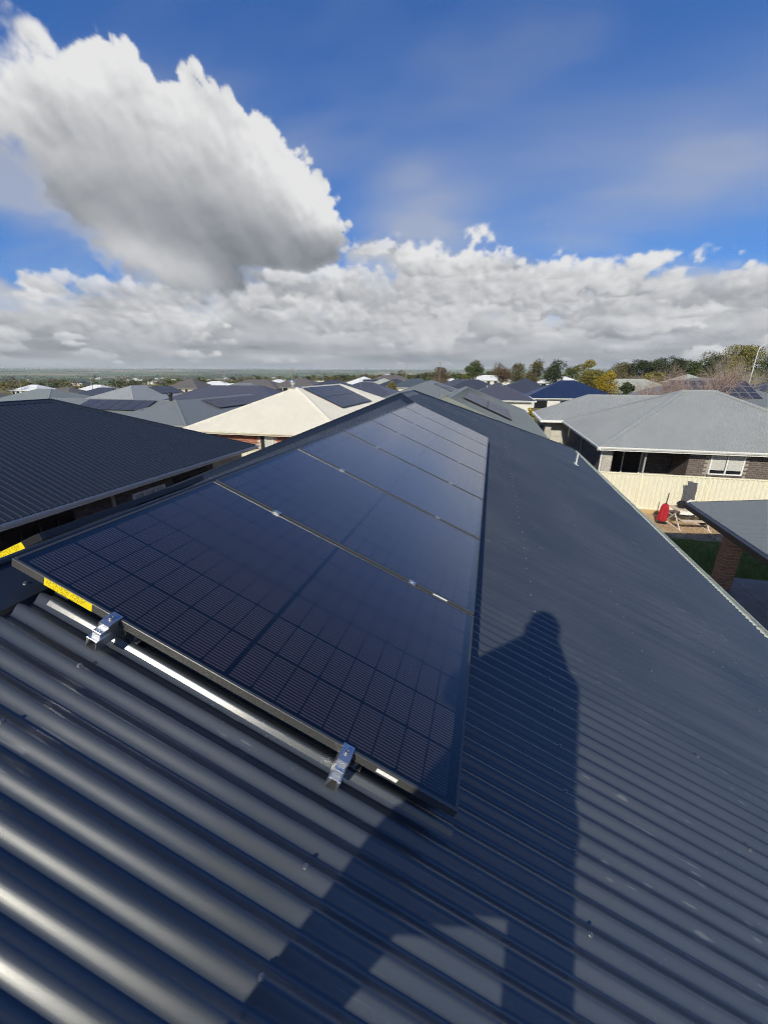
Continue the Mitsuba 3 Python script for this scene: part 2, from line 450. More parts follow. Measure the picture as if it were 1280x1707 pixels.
# ---------------------------------------------------------------- ground and terrain
def ground_z(x, y):
    x, y = np.asarray(x, float), np.asarray(y, float)
    r = np.hypot(x, y)
    t = -(x + 25)
    g = -0.023 * np.clip(0.5 * (t + np.sqrt(t * t + 150)), 0, 260)
    g = g * sstep(10, 40, r)
    far = -16.0 * sstep(330, 1300, r)
    hills = (sstep(2300, 9000, r) * 84.0) * (0.86 + 0.30 * meshkit.fbm(np.stack([x / 3800, y / 3800, 0 * x], -1), 4, 3))
    bumps = 14.0 * sstep(900, 3500, r) * (meshkit.fbm(np.stack([x / 900, y / 900, 0 * x + 3], -1), 3, 9) - 0.5)
    return g + far + hills + bumps


def build_ground():
    radii = np.concatenate([[0], np.linspace(3, 60, 20), np.geomspace(66, 11000, 90)])
    na = 240
    ang = np.arange(na) * 2 * np.pi / na
    v, f = [], []
    for r in radii:
        v.append(np.stack([r * np.cos(ang), r * np.sin(ang), 0 * ang], 1))
    v = np.vstack(v)
    v[:, 2] = ground_z(v[:, 0], v[:, 1])
    i, j = np.meshgrid(np.arange(len(radii) - 1), np.arange(na), indexing='ij')
    k = (j + 1) % na
    f = np.stack([i * na + j, (i + 1) * na + j, (i + 1) * na + k, i * na + k], -1).reshape(-1, 4)
    f = f[na:] if False else f
    put('ground', (v, f), 'land', smooth=True)
    tag('ground', 'grassy ground and far paddocks reaching to low hills', kind='structure')


build_ground()

# ---------------------------------------------------------------- our own roof
TH = math.radians(23.451)
TN, SN, CS = math.tan(TH), math.sin(TH), math.cos(TH)
XR, Z0 = -0.13, 4.9 - 0.1308
PITCHC, AMP, PHASE = 0.0762, 0.0092, 0.27
EX = 4.88


def zR(x):
    return Z0 - TN * x


def corrugated(poly2, O, A, D, N, a0, a1, n=12, rows=1, amp=AMP, lap=0.0, wob=0.0, pitch=PITCHC, phase=0.0, rib=0):
    """A corrugated sheet: the convex polygon poly2 in (across, down) of the plane O + a A + d D, between a0 and a1 across. Ribs run down."""
    poly2 = np.asarray(poly2, float)
    a0, a1 = max(a0, poly2[:, 0].min() + 1e-4), min(a1, poly2[:, 0].max() - 1e-4)
    if a1 - a0 < 1e-3:
        return None
    step = pitch / n
    k0, k1 = math.ceil(a0 / step), math.floor(a1 / step)
    aa = np.unique(np.concatenate([[a0], np.arange(k0, k1 + 1) * step, [a1]]))
    lo, hi = [], []
    m = len(poly2)
    for a in aa:
        ds = []
        for i in range(m):
            p, q = poly2[i], poly2[(i + 1) % m]
            if (p[0] - a) * (q[0] - a) <= 0 and abs(p[0] - q[0]) > 1e-9:
                ds.append(p[1] + (q[1] - p[1]) * (a - p[0]) / (q[0] - p[0]))
        lo.append(min(ds))
        hi.append(max(ds))
    lo, hi = np.array(lo), np.array(hi)
    t = np.linspace(0, 1, rows + 1)
    dd = lo[None] + (hi - lo)[None] * t[:, None]
    ag = np.broadcast_to(aa, dd.shape)
    h = np.cos(2 * np.pi * (ag / pitch - phase))
    h = amp * (2 * np.maximum(h, 0) ** rib - 0.5 if rib else np.arcsin(0.75 * h) / np.arcsin(0.75))
    if lap:
        h = h + lap * (ag - a0) / (a1 - a0)
    if wob:
        w = meshkit.fbm(np.stack([ag * 1.1, dd * 0.9, 0 * dd], -1), 3, 5) - 0.5
        h = h + wob * w
    v = O + ag[..., None] * A + dd[..., None] * D + h[..., None] * N
    c = len(aa)
    i, j = np.meshgrid(np.arange(rows), np.arange(c - 1), indexing='ij')
    f = np.stack([i * c + j, i * c + j + 1, (i + 1) * c + j + 1, (i + 1) * c + j], -1).reshape(-1, 4)
    return v.reshape(-1, 3), f


def roof_face(pts, down, eave_dir):
    """Plane axes of a roof face: down (horizontal unit vector downhill), slope from the points."""
    pts = np.asarray(pts, float)
    n = unit(np.cross(pts[1] - pts[0], pts[2] - pts[0]))
    if n[2] < 0:
        n = -n
    d = unit(arr(n[0], n[1], 0))
    D = unit(d - n * (d @ n))
    A = np.cross(n, D)
    O = np.zeros(3) + n * (pts[0] @ n)
    p2 = np.stack([(pts - O) @ A, (pts - O) @ D], 1)
    return p2, O, A, D, n


H = name('dark_roof_house')
tag(H, 'house in the foreground with dark blue corrugated roof carrying the row of solar panels', 'house')
YB = -4.6
r3 = lambda x, y: arr(x, y, zR(x))
zl = lambda y: 0
# faces of the roof: near wing, higher main part beyond it
XP, YP, YP2 = -0.565, 9.2, 10.955
ZP = zR(XP)
XL1, XL2 = -5.14, -6.01
ZQ = zR(XR)
ZE = zR(EX)
face_R = [r3(XR, YB), r3(EX, YB), r3(EX, 16.4), r3(XP, YP2), r3(XP, YP), r3(XR, 8.765)]
face_L = [arr(XR, YB, ZQ), arr(XR, 8.765, ZQ), arr(XL1, 3.755, ZQ - TN * (XR - XL1)), arr(XL1, YB, ZQ - TN * (XR - XL1))]
face_F = [arr(XR, 8.765, ZQ), arr(XP, YP, ZP), arr(XL2, 3.755, ZP - TN * (XP - XL2)), arr(XL1, 3.755, ZP - TN * (XP - XL2))]
face_M = [arr(XP, YP, ZP), arr(XP, YP2, ZP), arr(XL2, 16.4, ZP - TN * (XP - XL2)), arr(XL2, 3.755, ZP - TN * (XP - XL2))]
face_B = [arr(XP, YP2, ZP), arr(EX, 16.4, ZE), arr(XL2, 16.4, ZP - TN * (XP - XL2))]


def sheeted(prefix, pts, m, n=12, rows=1, wob=0.0, cover=10, lap=0.0014, whole=False):
    p2, O, A, D, N = roof_face(pts, None, None)
    lo, hi = p2[:, 0].min(), p2[:, 0].max()
    w = cover * PITCHC
    if whole:
        s = corrugated(p2, O, A, D, N, lo, hi, n, rows)
        return put(prefix, s, m, smooth=True)
    k = math.floor(lo / w)
    while k * w < hi:
        s = corrugated(p2, O, A, D, N, k * w - 0.30 * PITCHC, (k + 1) * w + 0.45 * PITCHC, n, rows, lap=lap, wob=wob, phase=PHASE)
        if s is not None:
            put(prefix, s, m, smooth=True)
        k += 1
    return None


sheeted(H + '__roof__sheet', face_R, 'paint_roof', 14, 14, 0.004)
for fc in (face_L, face_F, face_M, face_B):
    sheeted(H + '__roof__sheet', fc, 'paint_roof', 10, 1)


p2R, OR, AR, DRR, NRR = roof_face(face_R, None, None)
sgn = AR[1]


def crest_y(y):
    return (round(y * sgn / PITCHC) + PHASE) * PITCHC * sgn


# the free edge of one sheet, turned down steeply over the rib below the panels
yl = crest_y(0.03)
prof = [(0.014, 0.0098), (0.010, 0.0130), (0.005, 0.0158), (-0.001, 0.0171), (-0.006, 0.0165), (-0.0095, 0.0145), (-0.0125, 0.0112), (-0.019, 0.0034), (-0.026, -0.0052)]
mb = MB()
x0l, x1l = 0.10, 1.60
pl = np.array([arr(0, y, 0) + NRM * h for y, h in prof for NRM in (arr(SN, 0, CS),)])
nl = 60
vl = np.vstack([pl + arr(x, yl + 0.0008 * math.sin(x * 5.0), zR(x)) for x in np.linspace(x0l, x1l, nl)])
c = len(prof)
i, j = np.meshgrid(np.arange(nl - 1), np.arange(c - 1), indexing='ij')
mb.add(vl, np.stack([i * c + j, i * c + j + 1, (i + 1) * c + j + 1, (i + 1) * c + j], -1).reshape(-1, 4))
put(H + '__roof__lap_edge', mb.out(), 'paint_roof', smooth=True)


def cap_strip(prefix, a, b, dl, dr_, m='paint_cap', wl=0.2, wr=0.2, lift=0.014, roll=0.021):
    """A ridge or hip capping from a to b: two flanks with lips, a roll on top. dl, dr_: unit directions down the two faces."""
    a, b = np.asarray(a, float), np.asarray(b, float)
    up = arr(0, 0, 1)
    t = unit(b - a)
    up = unit(up - t * (up @ t))
    pr = []
    L, R = np.asarray(dl, float), np.asarray(dr_, float)
    pr.append(L * wl + up * (lift - 0.016))
    pr.append(L * (wl - 0.004) + up * lift)
    pr.append(L * 0.030 + up * lift)
    side = unit(R - L)
    for k in range(7):
        th = math.pi * (1.12 - 1.24 * k / 6)
        pr.append(up * (lift + 0.006) + side * roll * math.cos(th) + up * roll * max(math.sin(th), -0.3))
    pr.append(R * 0.030 + up * lift)
    pr.append(R * (wr - 0.004) + up * lift)
    pr.append(R * wr + up * (lift - 0.016))
    mb = MB().sweep(pr, a, b)
    return put(prefix, mb.out(), m, smooth=35)


dR, dL = unit(arr(1, 0, -TN)), unit(arr(-1, 0, -TN))
cap_strip(H + '__roof__ridge_cap', (XR, YB, ZQ), (XR, 8.765, ZQ), dL, dR, wl=0.2, wr=0.205)
cap_strip(H + '__roof__ridge_cap', (XP, YP, ZP), (XP, YP2, ZP), dL, dR)


def hip_dirs(d1, d2, t):
    out = []
    for d in (d1, d2):
        d = np.asarray(d, float)
        out.append(unit(d - t * (d @ t)))
    return out


def hip_cap(prefix, a, b, d1, d2, m='paint_cap', w=0.19, **k):
    a, b = np.asarray(a, float), np.asarray(b, float)
    l, r = hip_dirs(d1, d2, unit(b - a))
    return cap_strip(prefix, a, b, l, r, m, w, w, **k)


dF, dBk = unit(arr(0, -1, -TN)), unit(arr(0, 1, -TN))
hip_cap(H + '__roof__hip_cap', (XP, YP, ZP), (XL2, 3.755, ZP - TN * (XP - XL2)), dL, dF)
hip_cap(H + '__roof__hip_cap', (XP, YP, ZP), (XR, 8.765, ZQ), dF, dR, w=0.15)
hip_cap(H + '__roof__hip_cap', (XP, YP2, ZP), (EX, 16.4, ZE), dR, dBk)
hip_cap(H + '__roof__hip_cap', (XP, YP2, ZP), (XL2, 16.4, ZP - TN * (XP - XL2)), dBk, dL)

# screws: hexagon head on a round washer, one on every third crest along the battens
NR = arr(SN, 0, CS)
DR = arr(CS, 0, -SN)
sc = MB()
ang = np.arange(12) * np.pi / 6
sc.tube([(0, 0, 0), (0, 0, 0.0016)], [0.0085, 0.0075], 12)
sc.mesh(trimesh.creation.cylinder(0.0048, 0.0065, sections=6), frame((0, 0, 0.0045), (1, 0, 0), (0, 1, 0), (0, 0, 1)))
screw = mikit.ply(sc.out(), 'screw_steel', smooth=False)





for xb in (0.38, 1.21, 2.035, 2.865, 3.69):
    y = crest_y(-2.2) + (0 if xb < 1 else PITCHC)
    while y < 16.0:
        hip = 16.4 - (EX - xb)
        under = 0.0 < xb < 1.62 and y > -0.02 and y < 8.1
        if y < min(hip, (12, 12, 12, 6.5, 3.0)[(0.38, 1.21, 2.035, 2.865, 3.69).index(xb)]) and not under and y > -1.0 and not (xb > 2.5 and rng.random() < 0.3):
            yy = y + rng.normal(0, 0.004)
            xx = xb + rng.normal(0, 0.010)
            o = arr(xx, yy, zR(xx)) + NR * (AMP + 0.0012)
            tilt = rng.normal(0, 0.05, 2)
            zx = unit(NR + arr(tilt[0], tilt[1], 0))
            xa = unit(np.cross(arr(0, 1, 0), zx))
            key = again(H + '__roof__screw', screw, T(frame(o, xa, np.cross(zx, xa), zx)))
        y += 3 * PITCHC
for y in (0.02, -0.9, 0.95, 1.9, 2.9, 3.9, 4.9, 5.9, 6.9):
    o = arr(XR, y, ZQ) + dR * 0.135 + arr(0, 0, 0.0145)
    again(H + '__roof__screw', screw, T(frame(o, DR, arr(0, 1, 0), NR)))


def gutter(prefix, a, b, outd, m, w=0.115, h=0.09, drop=0.075, parts=('gutter', 'fascia'), fm=None, sub='__'):
    """An open quad gutter along an eave from a to b, hung outside the fascia."""
    a, b, o = np.asarray(a, float), np.asarray(b, float), np.asarray(outd, float)
    u = arr(0, 0, 1)
    g = [o * -0.03 + u * (-drop + h - 0.012), o * -0.03 + u * (-drop - 0.005), o * (w - 0.035) + u * (-drop - 0.005), o * w + u * (-drop + 0.02), o * w + u * (-drop + h - 0.01), o * (w - 0.014) + u * (-drop + h), o * (w - 0.014) + u * (-drop + h - 0.012)]
    k1 = put(prefix + sub + parts[0], MB().sweep(g, a, b).out(), m, smooth=False)
    fa = [o * -0.034 + u * 0.0, o * -0.034 + u * -0.19, o * -0.06 + u * -0.19, o * -0.06 + u * 0.0]
    put(prefix + sub + parts[1], MB().sweep(fa, a, b, closed=True).out(), fm or m, smooth=False)
    return k1


gutter(H, (EX - 0.03, YB, ZE - 0.03), (EX - 0.03, 16.42, ZE - 0.03), (1, 0, 0), 'gutter_cream', w=0.155)
gutter(H, (XL2, 16.4, ZE - 0.03), (EX, 16.4, ZE - 0.03), (0, 1, 0), 'gutter_cream')
gutter(H, (XL1, YB, face_L[3][2] - 0.03), (XL1, 3.755, face_L[3][2] - 0.03), (-1, 0, 0), 'gutter_cream')
# gutter straps across the top of the trough
for y in np.arange(0.6, 16, 1.2):
    put(H + '__gutter__strap', MB().box((EX - 0.06, y - 0.008, ZE - 0.021), (EX + 0.085, y + 0.008, ZE - 0.0185)).out(), 'steel_dull')
put(H + '__wall', MB().box((-4.65, YB + 0.5, 0.0), (EX - 0.55, 15.9, 2.42)).out(), 'brick_brown')
put(H + '__soffit', MB().box((-5.0, YB + 0.02, 2.425), (EX - 0.1, 16.3, 2.44)).out(), 'fascia_white')

# white safety bracket near the far eave
bk = name('roof_bracket')
tag(bk, 'small white metal bracket standing on the dark roof by its far gutter corner', 'bracket')
bo = arr(4.16, 11.75, zR(4.16) + 0.012)
put(bk + '__base_plate', MB().box((-0.045, -0.17, 0), (0.045, 0.17, 0.012), frame(bo, DR, arr(0, 1, 0), NR), c=0.002).out(), 'pole_white')
put(bk + '__post', MB().tube([bo + NR * 0.01, bo + arr(0.02, 0.0, 0.30), bo + arr(0.025, 0.0, 0.33)], [0.024, 0.022, 0.022], 10).out(), 'pole_white', smooth=40)

# ---------------------------------------------------------------- solar panels
ARR0 = arr(0, 0, 4.9)
E1, E2, EN = DR, arr(0, 1, 0), NR
PLEN, PWID, PSTEP = 1.762, 1.134, 1.154


def panel_to(i):
    return frame(ARR0 + E2 * (i * PSTEP), E1, E2, EN)


def ring(L, W, lip, h0, h1, c=0.0012):
    mb = MB()
    mb.box((0, 0, h0), (L, lip, h1), c=c)
    mb.box((0, W - lip, h0), (L, W, h1), c=c)
    mb.box((0, lip, h0), (lip, W - lip, h1 - 0.0002), c=c)
    mb.box((L - lip, lip, h0), (L, W - lip, h1 - 0.0002), c=c)
    return mb


frame_ply = mikit.ply(ring(PLEN, PWID, 0.011, -0.035, 0.0).out(), 'anodised', smooth=False)
back_ply = mikit.ply(MB().box((0.010, 0.010, -0.008), (PLEN - 0.010, PWID - 0.010, -0.0032)).out(), 'back_sheet', smooth=False)
CW, CH, CG, CGY = 0.0875, 0.1752, 0.0050, 0.0075


def cell_mesh(flip):
    ch = 0.008
    v = [(0, ch), (ch, 0), (CW, 0), (CW, CH), (ch, CH), (0, CH - ch)]
    if flip:
        v = [(CW - x, y) for x, y in v][::-1]
    v = np.array(v)
    return (np.c_[v, 0 * v[:, 0]], np.array([(0, i, i + 1) for i in range(1, 5)])), v


cell_plys = []
for fl in (0, 1):
    (mv, mf), uvs = cell_mesh(fl)
    cell_plys.append(mikit.ply((mv, mf), 'cell', smooth=False, uv=uvs))
cell_far_ply = mikit.ply(cell_mesh(0)[0], 'cell', smooth=False, uv=cell_mesh(0)[1])
total_x = 18 * CW + 17 * CG + 0.020
x_start = (PLEN - total_x) / 2
y_start = (PWID - 6 * CH - 5 * CGY) / 2
ORD = ['nearest the camera, showing fine silver wires and a yellow warning label', 'second from the near end of the row', 'third from the near end of the row, where blue sky reflects', 'in the middle of the row, fourth from either end',
       'third from the far end of the row, pale with reflected cloud', 'second from the far end of the row', 'at the far end of the row, beside the higher ridge']
for i in range(7):
    pk = name('solar_panel')
    tag(pk, f'black framed solar panel {ORD[i]}', 'solar panel', 'solar panels in one row on the dark roof')
    M = panel_to(i)
    again(pk + '__frame', frame_ply, T(M))
    again(pk + '__back_sheet', back_ply, T(M))
    for a in range(18):
        for b in range(6):
            x = x_start + a * (CW + CG) + (0.020 - CG if a >= 9 else 0)
            y = y_start + b * (CH + CGY)
            again(pk + '__cell', cell_plys[a % 2], T(M @ frame(arr(x, y, -0.0026), arr(1, 0, 0), arr(0, 1, 0), arr(0, 0, 1))))


def sticker(prefix, o, ax, ay, w, h, m, th=0.0012):
    """A thin label: its face spans w along ax and h along ay from o."""
    ax, ay = unit(ax), unit(ay)
    n = np.cross(ax, ay)
    o = np.asarray(o, float)
    v = np.array([o, o + ax * w, o + ax * w + ay * h, o + ay * h]) + n * th
    back = v - n * th
    vv = np.vstack([v, back])
    f = np.array([(0, 1, 2, 3), (4, 7, 6, 5), (0, 4, 5, 1), (1, 5, 6, 2), (2, 6, 7, 3), (3, 7, 4, 0)])
    uv = np.array([(0, 0), (1, 0), (1, 1), (0, 1)] * 2, float)
    return put(prefix, (vv, f), m, uv=uv)


M0 = panel_to(0)
pt = lambda M, x, y, z: (M @ arr(x, y, z, 1))[:3]
tag(sticker('solar_panel__warning_label', pt(M0, 0.145, -0.0003, -0.034), E1, EN, 0.205, 0.033, 'label_yellow'), 'yellow warning label on the panel frame')
tag(sticker('solar_panel__barcode_label', pt(M0, 1.475, -0.0003, -0.024), E1, EN, 0.075, 0.016, 'label_white'), 'small white label on the panel frame')
tag(sticker('solar_panel__barcode_label', pt(M0, PLEN + 0.0003, PWID - 0.09, -0.028), E2, EN, 0.05, 0.018, 'label_white'), 'small white label on the panel side')
sticker('solar_panel_001__barcode_label', pt(panel_to(1), 1.50, -0.0003, -0.016), E1, EN, 0.09, 0.014, 'label_white')

# mounting rails with clamps and feet
RX = (0.446, 1.362)
WORD = ('upper', 'lower')
for s, rx in enumerate(RX):
    rk = name('mounting_rail')
    tag(rk, f'{WORD[s]} of the two silver rails under the row of solar panels, clamp at its end', 'mounting rail', 'rails under the solar panels')
    R = frame(ARR0 + E1 * rx, E1, E2, EN)
    y0 = -0.088 if s == 0 else -0.092
    # channel section with lips
    w, t, hb, ht = 0.020, 0.003, -0.080, -0.0365
    pr = [(-w, 0, ht), (-w, 0, hb), (w, 0, hb), (w, 0, ht), (w - 0.010, 0, ht), (w - 0.010, 0, ht - t), (w - t, 0, ht - t), (w - t, 0, hb + t), (-w + t, 0, hb + t), (-w + t, 0, ht - t), (-w + 0.010, 0, ht - t), (-w + 0.010, 0, ht)]
    mb = MB()
    pp = np.array(pr)
    n = len(pp)
    v = np.vstack([pp + arr(0, y0, 0), pp + arr(0, 8.2, 0)])
    mb.add(v, [(k, (k + 1) % n, n + (k + 1) % n, n + k) for k in range(n)], R)
    poly = [(0, 1, 10, 11), (1, 2, 7, 8), (1, 8, 9, 10), (2, 3, 6, 7), (3, 4, 5, 6)]
    for q in poly:
        mb.add(pp[list(q)] + arr(0, y0, 0), [(0, 1, 2, 3)], R)
    put(rk + '__channel', mb.out(), 'steel')
    # end clamp: a block on the rail whose hook laps over the frame edge
    mb = MB()
    cw = 0.020
    prof = [(-0.002, -0.034), (-0.046, -0.034), (-0.046, 0.0015), (-0.030, 0.0065), (0.012, 0.0065), (0.012, 0.0012), (-0.002, 0.0012)]
    pv = np.vstack([np.array([(sx * cw, y, z) for y, z in prof]) for sx in (-1, 1)])
    n = len(prof)
    mb.add(pv, [(k, (k + 1) % n, n + (k + 1) % n, n + k) for k in range(n)], R)
    for sx in (0, 1):
        mb.add(pv[sx * n:(sx + 1) * n], [(0, 1, 2), (0, 2, 6), (2, 3, 6), (3, 4, 6), (4, 5, 6)], R)
    ck = put(rk + '__end_clamp', mb.out(), 'steel')
    hb_ = MB().mesh(trimesh.creation.cylinder(0.008, 0.007, sections=16), R @ frame(arr(0, -0.018, 0.010), arr(1, 0, 0), arr(0, 1, 0), arr(0, 0, 1)))
    hb_.mesh(trimesh.creation.annulus(0.0045, 0.008, 0.003, sections=16), R @ frame(arr(0, -0.018, 0.0145), arr(1, 0, 0), arr(0, 1, 0), arr(0, 0, 1)))
    put(ck + '__bolt', hb_.out(), 'steel_dull', smooth=30)
    lower = MB().box((-0.0165, -0.072, -0.0365), (0.0165, -0.046, -0.012), R, c=0.0015)
    lower.box((-0.021, -0.088, -0.0362), (0.021, -0.030, -0.0335), R, c=0.001)
    put(ck + '__spacer', lower.out(), 'steel')
    # feet: angle brackets with a bolt
    for fy in (0.05, 1.25, 2.45, 3.65, 4.85, 6.05, 7.25):
        fx = 0.055
        fb = MB().box((0.021, fy - 0.02, -0.112), (0.026, fy + 0.02, -0.040), R, c=0.001)
        fb.box((0.0262, fy - 0.02, -0.1118), (0.078, fy + 0.02, -0.1065), R, c=0.001)
        fk = put(rk + '__foot', fb.out(), 'steel_dull')
        put(fk + '__bolt', MB().mesh(trimesh.creation.cylinder(0.007, 0.010, sections=6), R @ frame(arr(0.056, fy, -0.101), arr(1, 0, 0), arr(0, 1, 0), arr(0, 0, 1))).out(), 'steel')
    for i in range(1, 7):
        ym = i * PSTEP - 0.010
        mc = MB().box((-0.020, ym - 0.019, 0.0008), (0.020, ym + 0.019, 0.0045), R, c=0.0012)
        mc.box((-0.016, ym - 0.0085, -0.0355), (0.016, ym + 0.0085, 0.0010), R)
        mk = put(rk + '__middle_clamp', mc.out(), 'steel')
        put(mk + '__bolt', MB().mesh(trimesh.creation.cylinder(0.0065, 0.005, sections=12), R @ frame(arr(0, ym, 0.007), arr(1, 0, 0), arr(0, 1, 0), arr(0, 0, 1))).out(), 'steel_dull')

# a panel on the far side of the ridge, its top corner standing up past the cap
pk = name('solar_panel')
tag(pk, 'solar panel beyond the ridge at left edge, only its frame and yellow label showing', 'solar panel')
DLs, NLs = arr(-CS, 0, -SN), arr(-SN, 0, CS)
LO = arr(-0.345, 0.33, zR(XR) - TN * 0.215 + 0.098)
ML = frame(LO, DLs, arr(0, 1, 0), NLs)
again(pk + '__frame', mikit.ply(ring(PLEN, PWID, 0.011, -0.035, 0.0).out(), 'anodised_black'), T(ML))
again(pk + '__back_sheet', back_ply, T(ML))
tag(sticker(pk + '__warning_label', pt(ML, 0.34, -0.0003, -0.0345), -DLs, NLs, 0.205, 0.033, 'label_yellow'), 'yellow warning label on the frame')
# ---------------------------------------------------------------- neighbouring houses
def rect_ring(x0, x1, z0, z1, w):
    return [((x0, z0), (x1, z0 + w)), ((x0, z1 - w), (x1, z1)), ((x0, z0 + w), (x0 + w, z1 - w)), ((x1 - w, z0 + w), (x1, z1 - w))]


def window(prefix, face, u0, u1, z0, z1, fm='frame_white', pm='glass_dark', mull=1, part='window', blind=None, depth=0.05):
    """A framed window on a wall; face = (origin, along, outward)."""
    O, A, N = (np.asarray(v, float) for v in face)
    M = frame(O, A, arr(0, 0, 1), -N)
    M[:3, 2] = N
    mb = MB()
    for (a, b), (c, d) in rect_ring(u0, u1, z0, z1, 0.05):
        mb.box((a, b, 0.002), (c, d, depth), M)
    k = put(prefix + '__' + part, mb.out(), fm)
    for j in range(mull):
        um = u0 + (u1 - u0) * (j + 1) / (mull + 1)
        put(k + '__mullion', MB().box((um - 0.025, z0 + 0.05, 0.003), (um + 0.025, z1 - 0.05, depth + 0.004), M).out(), fm)
    n = mull + 1
    for j in range(n):
        a, b = u0 + (u1 - u0) * j / n + 0.03, u0 + (u1 - u0) * (j + 1) / n - 0.03
        put(k + '__pane', MB().box((a, z0 + 0.04, 0.004), (b, z1 - 0.04, 0.016), M).out(), pm)
        if blind is not None:
            put(k + '__blind', MB().box((a + 0.02, z0 + 0.05 + blind * (z1 - z0), 0.018), (b - 0.02, z1 - 0.05, 0.021), M).out(), 'blind')
    return k


def roof_poly_set(x0, x1, y0, y1, ze, k, A=None, B=None, gable=False):
    """Hip roof faces over a rectangle; A, B: ridge ends (x, y, z)."""
    if A is None:
        if y1 - y0 >= x1 - x0:
            h = (x1 - x0) / 2
            A, B = arr(x0 + h, y0 + (0 if gable else h), ze + k * h), arr(x0 + h, y1 - h, ze + k * h)
        else:
            h = (y1 - y0) / 2
            A, B = arr(x0 + h, y0 + h, ze + k * h), arr(x1 - h, y0 + h, ze + k * h)
    A, B = np.asarray(A, float), np.asarray(B, float)
    FL, FR, BL, BR = arr(x0, y0, ze), arr(x1, y0, ze), arr(x0, y1, ze), arr(x1, y1, ze)
    alongx = abs(B[0] - A[0]) > abs(B[1] - A[1])
    if alongx:
        faces = [[FL, FR, B, A], [BR, BL, A, B], [BL, FL, A], [FR, BR, B]]
        hips = [(A, FL, dL, dF), (A, BL, dBk, dL), (B, FR, dF, dR), (B, BR, dR, dBk)]
    else:
        faces = [[FL, FR, A], [BR, BL, B], [BL, FL, A, B], [FR, BR, B, A]]
        hips = [(A, FL, dL, dF), (A, FR, dF, dR), (B, BL, dBk, dL), (B, BR, dR, dBk)]
    return faces, hips, A, B, alongx


def hip_house(key, label, x0, x1, y0, y1, zg, eave, k, rm, wm, fm='fascia_white', A=None, B=None, corr=0, caps=True, gable=False, cat='house', group=None, over=0.45, wall_parts=True, gut=True, below=2.0, cm=None, rib=None):
    hk = name(key)
    tag(hk, label, cat, group)
    ze = zg + eave
    faces, hips, A, B, ax = roof_poly_set(x0, x1, y0, y1, ze, k, A, B, gable)
    mb = MB()
    for fc in faces:
        if gable and len(fc) == 3 and abs(fc[0][1] - y0) < 1e-6:
            mb.poly(fc)
            continue
        if corr:
            p2, O, AA, D, N = roof_face(fc, None, None)
            s = corrugated(p2, O, AA, D, N, p2[:, 0].min(), p2[:, 0].max(), corr) if not rib else corrugated(p2, O, AA, D, N, p2[:, 0].min(), p2[:, 0].max(), corr, pitch=rib[0], rib=rib[1], amp=0.011)
            mb.add(*s)
        else:
            mb.poly(fc)
    rk = put(hk + '__roof', mb.out(), rm, smooth=True if corr else False)
    if caps:
        cm = cm or rm
        w = 0.17
        if np.linalg.norm(B - A) > 0.3:
            cap_strip(rk + '__ridge_cap', A, B, dF if ax else dL, dBk if ax else dR, cm, w, w)
        for (a, b, d1, d2) in hips:
            if gable and abs(a[1] - y0) < 1e-6:
                continue
            hip_cap(rk + '__hip_cap', a, b, d1, d2, cm, w=w)
    # eaves: fascia band with gutter on all sides, soffit below
    fb = MB()
    t, g, d = 0.02, 0.10, 0.17
    zt = ze + 0.012
    for (a, b, o) in (((x0, y0), (x1, y0), (0, -1)), ((x1, y0), (x1, y1), (1, 0)), ((x1, y1), (x0, y1), (0, 1)), ((x0, y1), (x0, y0), (-1, 0))):
        a3, b3, o3 = arr(*a, zt), arr(*b, zt), arr(*o, 0)
        tt = unit(b3 - a3)
        u = arr(0, 0, 1)
        pr = [o3 * -0.02 + u * -0.03, o3 * 0.02 + u * -0.03, o3 * g * 0.7 + u * -0.012, o3 * g + u * 0.0, o3 * g + u * -0.045, o3 * (g - 0.03) + u * -0.105, o3 * 0.012 + u * -0.11, o3 * 0.012 + u * -d, o3 * -0.02 + u * -d]
        fb.sweep(pr, a3 - tt * g * 0.98, b3 + tt * g * 0.98, closed=True)
    put(hk + '__gutter', fb.out(), fm)
    sf = MB().box((x0 + 0.021, y0 + 0.021, ze - 0.155), (x1 - 0.021, y1 - 0.021, ze - 0.135))
    put(hk + '__soffit', sf.out(), fm if fm != 'fascia_dark' else 'fascia_grey')
    if wall_parts:
        put(hk + '__wall', MB().box((x0 + over, y0 + over, zg - below), (x1 - over, y1 - over, ze - 0.157)).out(), wm)
    return hk, ze, A, B


def grid_panels(o, ax, dn, cols, rows, w, h, label, group, gap=0.02, m='cell_far', fm='fascia_dark', lift=0.10):
    """A rack of solar panels: each one a thing with frame and glass; o is the upper corner on the roof plane."""
    o, ax, dn = np.asarray(o, float), unit(ax), unit(dn)
    n = unit(np.cross(ax, dn))
    if n[2] < 0:
        n = -n
    fr = MB()
    for (a, b), (c, d) in rect_ring(0, w, 0, h, 0.022):
        fr.box((a, b, -0.035), (c, d, 0.0))
    fp = mikit.ply(fr.out(), fm, smooth=False)
    gp = mikit.ply(MB().box((0.022, 0.022, -0.02), (w - 0.022, h - 0.022, -0.003)).out(), m, smooth=False)
    for r in range(rows):
        for c in range(cols):
            M = frame(o + n * lift + ax * c * (w + gap) + dn * r * (h + gap), ax, dn, n)
            k = name('solar_panel')
            tag(k, label, 'solar panel', group)
            again(k + '__frame', fp, T(M))
            again(k + '__glass', gp, T(M))


